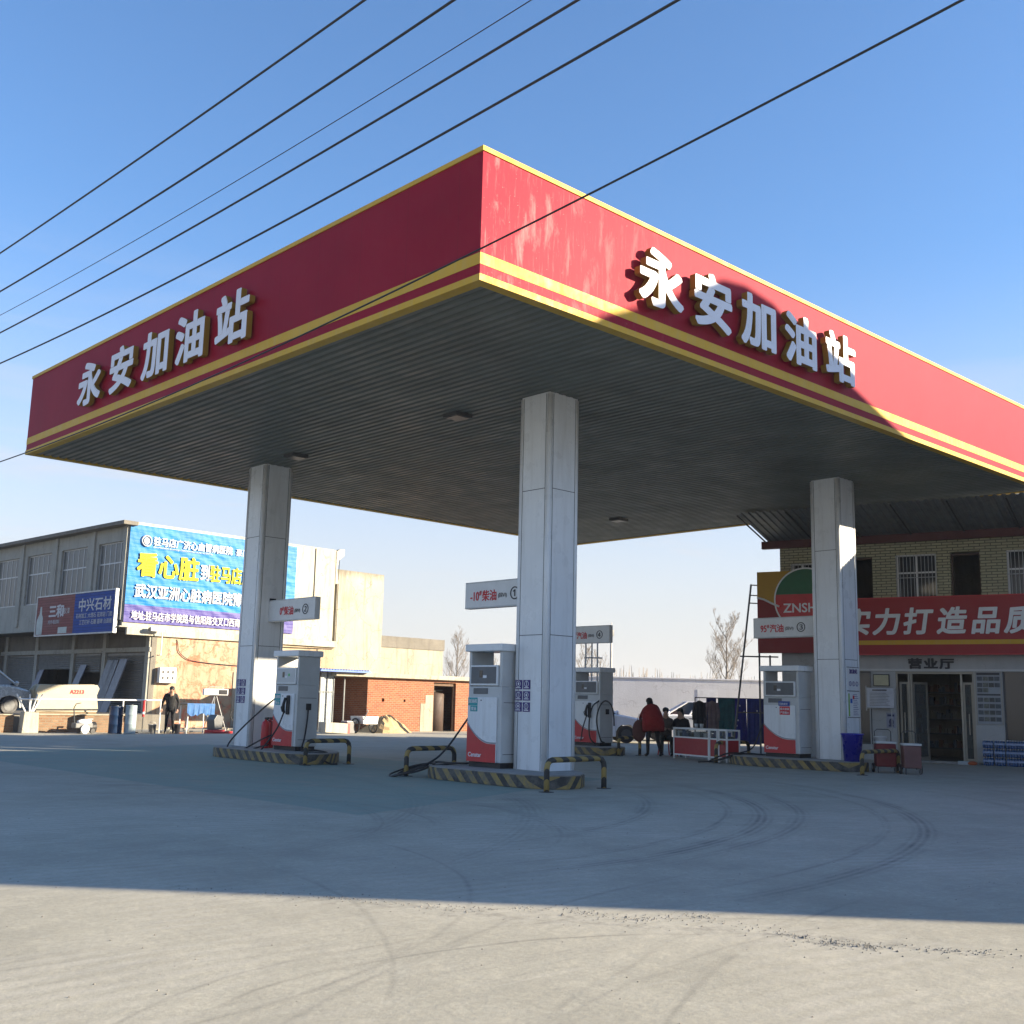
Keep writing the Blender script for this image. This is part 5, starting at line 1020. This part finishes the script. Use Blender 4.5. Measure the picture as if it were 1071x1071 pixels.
gb_ = thing('grey_bin', 'slanted dark grey bin under the work lamp', 'bin', (12.75, 29.75, 0), R(20)); MB().prism([(-.2, .1), (.22, .12), (.3, .62), (-.08, .7), (-.26, .5)], -.2, .2, 'y').build('bin', M['dark_grey'], gb_, bevel=.02); MB().box(-.3, -.25, 0, .35, .25, .1).build('red_base', M['red'], gb_, bevel=.02)
o = hose('garden_hose', None, [(12.3, 29.2, .03), (12.7, 29.0, .03), (13.3, 29.3, .03), (13.9, 29.1, .03), (14.6, 29.4, .03), (14.8, 29.9, .3), (14.75, 30.2, .6)], .03); o.data.materials[0] = M['red']; tag(o, 'red hose on the wet ground below the work lamp', 'hose')
o = hose('cable_coil', None, [(14.0+.28*cos(t*.7)+.02*t, 30.4, .65+.28*sin(t*.7)) for t in range(20)], .02); tag(o, 'black coil of cable beside the left column on the peach wall side', 'cable')
mb_ = thing('meter_box', 'white electric meter box with six dark windows on the peach wall', 'meter box', (12.95, 35.5, 1.95), LA)
MB().box(0, -.25, 0, .8, 0, .68).build('box', M['white'], mb_, bevel=.015)
for i in range(3):
    for j in range(2): MB().box(.1+i*.24, -.258, .36-j*.26+.05, .2+i*.24, -.2505, .46-j*.26+.08).build('window', M['ink'], mb_)
cc = thing('security_camera', 'white security camera on a bracket at the corner below the banner', 'security camera', (12.6, 35.3, 3.55), LA); MB().tube([(.25, .1, -.4), (.25, -.2, -.4), (.25, -.2, .6)], .03, 6).build('bracket', M['galv'], cc); b = MB(); b.box(-.35, -.3, .62, .3, -.1, .8); b.build('housing', M['white'], cc, bevel=.03); MB().cyl((-.36, -.2, .7), (-.4, -.2, .7), .07, 12).build('lens', M['ink'], cc)
pl_ = MB(); n_ = 24; pl_.add([(12.0+(3.2+.5*sin(k*.9)+.3*sin(k*2.3))*cos(2*pi*k/n_), 29.0+(.9+.15*sin(k*1.7))*sin(2*pi*k/n_), .004) for k in range(n_)], [tuple(range(n_))])
wm = bpy.data.materials.new('wet'); _n, _p = nodes(wm); _p.inputs['Base Color'].default_value = (.16, .13, .1, 1); _p.inputs['Roughness'].default_value = .12
bump(_n, _p, noise(_n, coord(_n), 3, 4), .1, .01)
tag(pl_.build('puddle', wm), kind='structure')
pt_ = MB().box(-14, 28.75, .0, 30, 28.9, .03) if False else None
# steel mast & frame behind island 4
sm = thing('steel_mast', 'tall thin steel mast beside the round hose loop', 'mast', (24.3, 18.85, 0)); MB().tube([(0, 0, 0), (0, 0, 4.5)], .05, 8).build('pole', M['galv'], sm); MB().box(-.08, -.08, 4.2, .08, .08, 4.45).build('head', M['darksteel'], sm, bevel=.01); MB().cyl((0, 0, 4.45), (0, 0, 4.75), .02).build('tip', M['galv'], sm)
pf = thing('pipe_frame', 'upright vent pipe frame behind the numbered board 4', 'pipe frame', (19.9, 16.2, 0), ra_)
for xx in (0, .22, .42): MB().tube([(xx, 0, 0), (xx, 0, 4.0)], .03, 8).build('pipe', M['galv'], pf)
MB().tube([(-.05, 0, 3.1), (.6, 0, 3.1)], .025, 8).build('crossbar', M['galv'], pf)
# ------------------------------------------------------------------ people
def person(label, loc, rz, J, cols, hair=(.01, .008, .007), coat=None, group=None, longhair=False, hands=True):
    """J: joint positions, figure faces -y; one skin surface for the body"""
    o = thing('person', label, 'person', loc, rz, group)
    V_, E_, Rr, reg = [], [], [], []
    def add(p, r, g, par=None):
        V_.append(p); Rr.append(r); reg.append(g)
        if par is not None: E_.append((par, len(V_)-1))
        return len(V_)-1
    pel = add(J['pelvis'], (.155, .125), 'leg'); ab = add(J['waist'], (.15, .12), 'top', pel); chs = add(J['chest'], (.175, .13), 'top', ab); nk = add(J['neck'], (.06, .06), 'skin', chs)
    hd = add(J['head'], (.088, .10), 'skin', nk); dh = (Vector(J['head'])-Vector(J['neck'])).normalized(); tp = add(tuple(Vector(J['head'])+dh*.11), (.07, .085), 'skin', hd)
    face = Vector(J.get('face', (0, -1, 0))); add(tuple(Vector(J['head'])+face*.105+dh*.0), (.016, .02), 'skin', hd)
    for s_ in ('l', 'r'):
        sh_ = add(J['sh'+s_], (.07, .07), 'top', chs); el = add(J['el'+s_], (.05, .05), 'top', sh_); wr2 = add(J['wr'+s_], (.034, .03), 'top', el)
        d = (Vector(J['wr'+s_])-Vector(J['el'+s_])).normalized(); pm_ = Vector(J['wr'+s_])+d*.07; pa = add(tuple(pm_), (.036, .018), 'skin', wr2)
        if hands:
            side = d.cross(Vector((0, -1, .3))).normalized()
            for k in range(4):
                f0 = pm_+d*.04+side*(k-1.5)*.02; f1 = f0+d*(.045+.006*(1.5-abs(k-1.5)))+Vector((0, -.008, 0)); i0 = add(tuple(f0), (.009, .009), 'skin', pa); add(tuple(f1+d*.018+Vector((0, -.014, 0))), (.007, .007), 'skin', i0)
            t0 = pm_-side*.035; i0 = add(tuple(t0), (.011, .011), 'skin', pa); add(tuple(t0-side*.02+d*.035), (.009, .009), 'skin', i0)
        hp = add(J['hp'+s_], (.095, .1), 'leg', pel); kn = add(J['kn'+s_], (.062, .065), 'leg', hp); an = add(J['an'+s_], (.042, .045), 'leg', kn)
        to = Vector(J['to'+s_]); ft = add(tuple((Vector(J['an'+s_])+to)/2-Vector((0, 0, .02))), (.045, .04), 'shoe', an); add(tuple(to), (.038, .028), 'shoe', ft)
    me = bpy.data.meshes.new('body'); me.from_pydata(V_, E_, []); ob = bpy.data.objects.new('tmp', me); COL.objects.link(ob)
    md = ob.modifiers.new('s', 'SKIN'); md.use_smooth_shade = True
    for i, sv in enumerate(me.skin_vertices[0].data): sv.radius = Rr[i]; sv.use_root = (i == 0)
    sb = ob.modifiers.new('u', 'SUBSURF'); sb.levels = 2; sb.render_levels = 2
    me2 = bpy.data.meshes.new_from_object(ob.evaluated_get(bpy.context.evaluated_depsgraph_get())); bpy.data.objects.remove(ob)
    ms = [cols['skin'], cols['top'], cols['leg'], cols['shoe']]; me2.materials.clear()
    for m in ms: me2.materials.append(m)
    key = {'skin': 0, 'top': 1, 'leg': 2, 'shoe': 3}; VV = [Vector(v) for v in V_]
    segs = [(VV[a], VV[b_], reg[b_], reg[a], min(Rr[a][0], Rr[b_][0])) for a, b_ in E_]
    for p in me2.polygons:
        c = p.center; best = None
        for a, b_, g, ga, rad in segs:
            ab_ = b_-a; t = max(0, min(1, (c-a).dot(ab_)/max(1e-9, ab_.length_squared))); d = (a+ab_*t-c).length-rad*.6
            if best is None or d < best[0]: best = (d, g if t > .35 or g == ga else ga)
        p.material_index = key[best[1]]; p.use_smooth = True
    bo = bpy.data.objects.new('body', me2); COL.objects.link(bo); bo.parent = o
    hc_ = Vector(J['head']); up_ = dh; bk_ = -face
    b = MB(); q = dh.to_track_quat('Z', 'Y').to_matrix().to_4x4(); b.T = Matrix.Translation(hc_+dh*.06+bk_*.022) @ q; b.ell((0, 0, 0), (.098, .108, .085), 14, 10)
    if longhair: b.T = Matrix.Translation(hc_+bk_*.05-dh*.05) @ q; b.ell((0, 0, 0), (.1, .08, .15), 12, 8)
    b.build('hair', flat('hair', hair, .6), o, smooth=True)
    b = MB(); sd = face.cross(dh).normalized()
    for e in (-1, 1): p = hc_+face*.088+sd*.034*e+dh*.02; b.T = Matrix.Identity(4); b.ell(tuple(p), (.012, .012, .008), 8, 5)
    b.build('eyes', M['ink'], o, smooth=True)
    if coat:
        b = MB()
        b.T = Matrix.Diagonal((1, .66, 1, 1))
        for ringset in coat: b.tube([(q_[0], q_[1]/.66, q_[2]) for q_ in ringset[0]], ringset[1], 14)
        b.build('coat', cols['top'], o, smooth=True)
    return o
cl = lambda n, c: mat(n, c, .85, 0, .25, 6)
# man walking in the yard
person('person in dark jacket and trousers walking stooped past the work table', (10.3, 28.75, 0), R(-35),
       dict(pelvis=(0, .02, .95), waist=(0, .0, 1.12), chest=(.0, -.06, 1.36), neck=(.02, -.14, 1.52), head=(.04, -.22, 1.62), face=(.1, -.9, -.35),
            shl=(.2, -.05, 1.42), ell=(.29, .02, 1.16), wrl=(.27, -.06, .92), shr=(-.2, -.05, 1.42), elr=(-.3, .04, 1.16), wrr=(-.31, -.06, .93),
            hpl=(.1, .02, .88), knl=(.13, -.06, .5), anl=(.15, .05, .09), tol=(.17, -.15, .04), hpr=(-.1, .02, .88), knr=(-.12, .02, .5), anr=(-.15, .14, .1), tor=(-.17, -.04, .04)),
       dict(skin=M['skin'], top=cl('man_jacket', (.015, .016, .018)), leg=cl('man_trousers', (.01, .01, .012)), shoe=M['black']), coat=[([(0, .0, .86), (0, .0, 1.05), (0, -.03, 1.28), (0, -.08, 1.44)], [.185, .16, .2, .12])])
# three by the cabinets
person('person in red coat seen from behind, standing bent over beside the cabinets', (15.75, 9.75, 0), R(180-43+10),
       dict(pelvis=(0, .12, .92), waist=(0, .04, 1.08), chest=(0, -.08, 1.28), neck=(0, -.18, 1.42), head=(0, -.24, 1.53), face=(0, -.9, -.4),
            shl=(.2, -.1, 1.33), ell=(.3, -.18, 1.08), wrl=(.18, -.4, .98), shr=(-.2, -.1, 1.33), elr=(-.3, -.18, 1.08), wrr=(-.18, -.4, .98),
            hpl=(.11, .12, .85), knl=(.14, .06, .48), anl=(.16, .14, .09), tol=(.18, -.08, .04), hpr=(-.11, .12, .85), knr=(-.15, .08, .48), anr=(-.22, .2, .09), tor=(-.24, -.02, .04)),
       dict(skin=M['skin'], top=cl('red_coat', (.27, .012, .012)), leg=cl('dark_trousers', (.012, .012, .014)), shoe=M['black']), longhair=True, group='people gathered behind the red cabinets',
       coat=[([(0, .16, .72), (0, .14, .9), (0, .04, 1.12), (0, -.08, 1.33), (0, -.15, 1.42)], [.33, .34, .31, .25, .1])])
sit = lambda lean=0, az=0: dict(pelvis=(0, .05, .52), waist=(0, .03, .7), chest=(0, -.02+lean, .96), neck=(0, -.06+lean, 1.13), head=(0, -.10+lean, 1.26), face=(0, -.95, -.3),
            shl=(.19, -.02+lean, 1.02), ell=(.26, -.1, .8), wrl=(.12, -.32, .78), shr=(-.19, -.02+lean, 1.02), elr=(-.26, -.1, .8), wrr=(-.12, -.32, .78),
            hpl=(.11, .0, .5), knl=(.14, -.42, .5), anl=(.14, -.4, .09), tol=(.15, -.6, .04), hpr=(-.11, .0, .5), knr=(-.14, -.42, .5), anr=(-.14, -.38, .09), tor=(-.15, -.58, .04))
person('person in grey-brown jacket sitting on a stool facing the cabinets', (16.85, 10.13, 0), R(-45), sit(), dict(skin=M['skin'], top=cl('brown_jacket', (.12, .1, .085)), leg=cl('green_trousers', (.03, .04, .035)), shoe=M['black']), group='people gathered behind the red cabinets',
       coat=[([(0, .05, .55), (0, .03, .75), (0, -.02, .98), (0, -.04, 1.08)], [.2, .2, .19, .1])])
person('person in black jacket sitting at the far end, head bowed over the cabinet', (16.9, 9.55, 0), R(-70), sit(-.05), dict(skin=M['skin'], top=cl('black_jacket', (.014, .013, .016)), leg=cl('black_trousers', (.012, .012, .014)), shoe=M['black']), longhair=True, group='people gathered behind the red cabinets',
       coat=[([(0, .05, .55), (0, .03, .75), (0, -.05, .98), (0, -.09, 1.08)], [.2, .2, .19, .1])])
for x, y, lb in ((16.85, 10.15, 'red plastic stool under the person in the grey-brown jacket'), (16.9, 9.55, 'red plastic stool under the person in black')):
    o = thing('stool', lb, 'stool', (x, y, 0), R(-40), 'red stools')
    for a in (-.13, .13):
        for c in (-.13, .13): MB().tube([(a*1.3, c*1.3, 0), (a, c, .40)], .02, 6).build('leg', M['red'], o)
    MB().box(-.17, -.17, .40, .17, .17, .43).build('seat', M['red'], o, bevel=.01)
o = thing('hanging_bag', 'brownish padded bag hanging at the side of the person in red', 'bag', (15.5, 10.02, .42), R(-40)); MB().ell((0, 0, .3), (.2, .16, .32), 14, 10).build('bag', mat('bag_brown', (.12, .045, .035), .85), o, smooth=True); MB().tube([(-.06, 0, .58), (0, 0, .78), (.08, 0, .58)], .012, 6).build('strap', M['black'], o)
# ------------------------------------------------------------------ overhead wires (sagging spans running along the road)
def wire(label, x, pts, r):
    (y0, z0), (y1, z1), (y2, z2) = pts
    def f(y): return z0*(y-y1)*(y-y2)/((y0-y1)*(y0-y2))+z1*(y-y0)*(y-y2)/((y1-y0)*(y1-y2))+z2*(y-y0)*(y-y1)/((y2-y0)*(y2-y1))
    o = MB().tube([(x, y, f(y)) for y in [-16+1.0*k for k in range(52)]], r, 6).build('overhead_wire', M['wire']); tag(o, label, 'overhead wire', 'overhead wires crossing in front of the canopy')
wire('topmost of the thick overhead wires', -2.5, [(-.47, 10.19), (4.42, 10.30), (12.53, 10.57)], .017)
wire('second thick overhead wire from the top', -2.5, [(-2.26, 9.33), (2.78, 9.36), (12.27, 9.65)], .017)
wire('thin faint overhead wire between thicker ones', -1.5, [(-2.49, 9.71), (3.41, 9.75), (15.3, 10.14)], .007)
wire('thick overhead wire just below the thin faint one', -1.5, [(-3.25, 9.34), (2.82, 9.36), (15.17, 9.68)], .017)
wire('thick overhead wire ending nearest above the canopy corner', -1.2, [(-4.44, 8.91), (1.94, 8.83), (15.89, 9.16)], .017)
wire('overhead wire that crosses in front of the red canopy fascia', -.8, [(-7.31, 7.72), (-.88, 7.25), (14.68, 6.87)], .013)
# ------------------------------------------------------------------ bare trees and far tree line
bark = mat('bark', (.2, .17, .14), .9); twigm = mat('twigs', (.24, .2, .16), .9)
def bare_tree(x, y, h, label, seed, wide=.3, dens=1.0):
    rn = random.Random(seed); o = thing('bare_tree', label, 'tree', (x, y, 0), rn.uniform(0, 6), 'bare winter trees beyond the wall')
    tb_ = MB(); tw = MB()
    tb_.tube([(0, 0, 0), (.03*h*.2, 0, h*.25), (0, .01*h, h*.55), (.0, 0, h*.9)], [h*.016, h*.012, h*.008, h*.002], 7)
    def grow(p, d, L, r, lv):
        pts = [p]; q = p.copy(); dd = d.copy(); n_ = 4
        for i in range(n_): dd = (dd+Vector((rn.uniform(-.18, .18), rn.uniform(-.18, .18), .10))).normalized(); q = q+dd*L/n_; pts.append(q.copy())
        (tb_ if lv < 1 else tw).tube(pts, [max(.006, r*(1-i/n_*.75)) for i in range(n_+1)], 4 if lv else 5)
        if lv < 3:
            for k in range(int((5 if lv else 6)*dens)):
                t = rn.uniform(.25, 1); j = min(n_-1, int(t*n_)); s = pts[j].lerp(pts[j+1], t*n_-j); a = rn.uniform(0, 2*pi); side = Vector((cos(a), sin(a), rn.uniform(.2, .9))); nd = (dd*.75+side*.6).normalized()
                grow(s, nd, L*rn.uniform(.38, .6), r*.45, lv+1)
    for k in range(int(15*dens)):
        t = .16+.74*k/15/dens; a = k*2.4+rn.uniform(-.4, .4); d = Vector((cos(a)*wide*2.2, sin(a)*wide*2.2, 1.0)).normalized(); grow(Vector((0, 0, h*t)), d, h*.36*(1.08-t*.75), h*.0045, 0)
    tb_.build('trunk', bark, o); tw.build('crown', twigm, o)
bare_tree(69.8, 45.7, 9.2, 'bare tree standing alone above the boundary wall', 11, .34)
bare_tree(69.5, 80.8, 9.0, 'bare tree seen between the grey-topped block and the nearest pump', 12, .3, .9)
bare_tree(72.1, 64.3, 7.6, 'bare tree behind board number 4', 13, .34, .9)
bare_tree(78, 84, 7.0, 'small faint bare tree beside the nearest pump top', 14, .3, .7)
bare_tree(83, 72, 7.2, 'faint bare tree right of the nearest column', 15, .3, .7)
bare_tree(15.5, 58, 6, 'leafless shrub-like tree at the far left over the van', 16, .6, .8)
tl = MB(); rn = random.Random(4)
for k in range(1500):
    u = rn.uniform(-150, 190); d = 230+rn.uniform(-12, 12); p = Vector((CX, CY, 0))+Vector((cos(YAW), sin(YAW), 0))*d+Vector((sin(YAW), -cos(YAW), 0))*u; h = rn.uniform(5.0, 8.6)*(1+.12*sin(u*.07)+.08*sin(u*.31))
    tl.tube([p, p+Vector((rn.uniform(-.5, .5), rn.uniform(-.5, .5), h))], [.22, .04], 3)
    for _ in range(2): tl.tube([p+Vector((0, 0, h*rn.uniform(.2, .6))), p+Vector((rn.uniform(-1.6, 1.6), rn.uniform(-1.6, 1.6), h*rn.uniform(.6, .95)))], [.12, .03], 3)
tag(tl.build('far_treeline', twigm), 'low hazy line of bare trees on the horizon', 'trees', kind='stuff')
# ------------------------------------------------------------------ buildings across the forecourt whose shade falls on it (out of frame)
perp = Vector((sin(-SAZ), cos(SAZ), 0)); # unused direction helper
def caster(prof, t0, depth, name, label, m):
    """a gabled building seen end-on from the sun; prof = (x on the canopy's front line, height of shade there)"""
    s2 = Vector((cos(SAZ), sin(SAZ), 0)); te = math.tan(SEL); o = thing(name, label, 'building')
    b = MB(); n_ = len(prof); vs = []
    pr = Vector((-s2.y, s2.x, 0))
    for t in (t0, t0+depth):
        for x, h in prof:
            p = Vector((x, 0, 0)); k = p.dot(pr); q = pr*k+s2*(p.dot(s2)*0+t)
            # point on the ray through (x,0,h) towards the sun, at distance t along s2 from the origin line
            dist = t-p.dot(s2); vs.append((q.x, q.y, max(0, h+dist*te) if h > -50 else 0))
    return o, b, vs
s2 = Vector((cos(SAZ), sin(SAZ), 0)); pr = Vector((-s2.y, s2.x, 0)); te = math.tan(SEL)
def sil(x, h, t):
    p = Vector((x, 0, 0)); dist = t-p.dot(s2); q = pr*p.dot(pr)+s2*t; return (q.x, q.y, h+dist*te)
SIL = [(-8.47, 2.2), (1.35, 3.6), (1.36, 6.7), (2.63, 7.5), (4.0, 8.08), (5.0, 8.62), (5.8, 9.0), (6.5, 9.08), (7.4, 8.98), (8.75, 8.42), (10.5, 7.9), (12.4, 7.32), (16.8, 6.3), (19.3, 5.75), (22.3, 5.1), (22.31, 0)]
o = thing('gabled_house', 'gabled house across the forecourt, outside the picture', 'house')
T0, DEP = 22.0, 7.0; f = [sil(x, h, T0) for x, h in SIL]; base = [(p[0], p[1], 0) for p in f]
b = MB(); n_ = len(f); bk2 = [(p[0]+s2.x*DEP, p[1]+s2.y*DEP, p[2]*.98) for p in f]; bb = [(p[0], p[1], 0) for p in bk2]
for i in range(n_-1):
    b.quad(base[i], base[i+1], f[i+1], f[i]); b.quad(bb[i+1], bb[i], bk2[i], bk2[i+1]); b.quad(f[i], f[i+1], bk2[i+1], bk2[i])
b.quad(base[0], f[0], bk2[0], bb[0]); b.quad(base[-1], bb[-1], bk2[-1], f[-1]); b.build('wall', M['facade_grey'], o)
b = MB()
for k in range(6):
    for j in range(2):
        p = Vector(f[0]).lerp(Vector(f[11]), (k+.7)/7); p.z = 1.5+j*3.2; q = p-s2*.02; e = (Vector(f[11])-Vector(f[0])); e.z = 0; e.normalize()
        MB().quad(tuple(q), tuple(q+e*1.3), tuple(q+e*1.3+Vector((0, 0, 1.5))), tuple(q+Vector((0, 0, 1.5)))).build('window', M['glass_grey'], o)
# pieces of clutter in the stone yard
rn = random.Random(21)
for i, (x, y, c, lb) in enumerate(((9.9, 29.3, (.5, .5, .48), 'white paint bucket beside the marker post'), (11.2, 29.9, (.05, .05, .06), 'black bucket left of the work table'), (14.2, 28.9, (.35, .3, .2), 'dusty yellow bucket near the left column'))):
    o = thing('yard_bucket', lb, 'bucket', (x, y, 0), 0, 'buckets in the stone yard'); MB().lathe([(.12, 0), (.155, .3), (.165, .3), (.165, .32), (.14, .32), (.11, .03)], 16).build('tub', mat('tub%d' % i, c, .5), o, smooth=True); MB().tube([(.15*cos(a_*pi/6), 0, .31+.1*sin(a_*pi/6)) for a_ in range(7)], .006, 5).build('handle', M['galv'], o)
b = MB()
for k in range(60):
    s_ = rn.uniform(.03, .11); b.at(rn.uniform(9.3, 16), rn.uniform(29.6, 34.4), s_*.3, rn.uniform(0, 6)); b.prism([(-s_, -s_*.6), (s_*.8, -s_*.7), (s_, s_*.5), (-s_*.6, s_*.7)], -s_*.3, s_*rn.uniform(.2, .6))
tag(b.build('stone_rubble', M['plaster_grey']), 'small broken stone offcuts scattered before the peach wall', 'rubble', kind='stuff')
# the air: thin even winter haze
hb = MB().box(-420, -420, -1, 820, 820, 16).build('haze', bpy.data.materials.new('haze_air')); hm = hb.data.materials[0]; hm.use_nodes = True; hn = hm.node_tree
for nd in list(hn.nodes):
    if nd.type == 'BSDF_PRINCIPLED': hn.nodes.remove(nd)
pv = hn.nodes.new('ShaderNodeVolumePrincipled'); pv.inputs['Color'].default_value = (.86, .9, .95, 1); pv.inputs['Density'].default_value = .0005; pv.inputs['Anisotropy'].default_value = .2
hn.links.new(pv.outputs[0], [q for q in hn.nodes if q.type == 'OUTPUT_MATERIAL'][0].inputs['Volume']); tag(hb, 'thin pale winter haze filling the air', 'haze', kind='stuff')
bpy.context.view_layer.update()
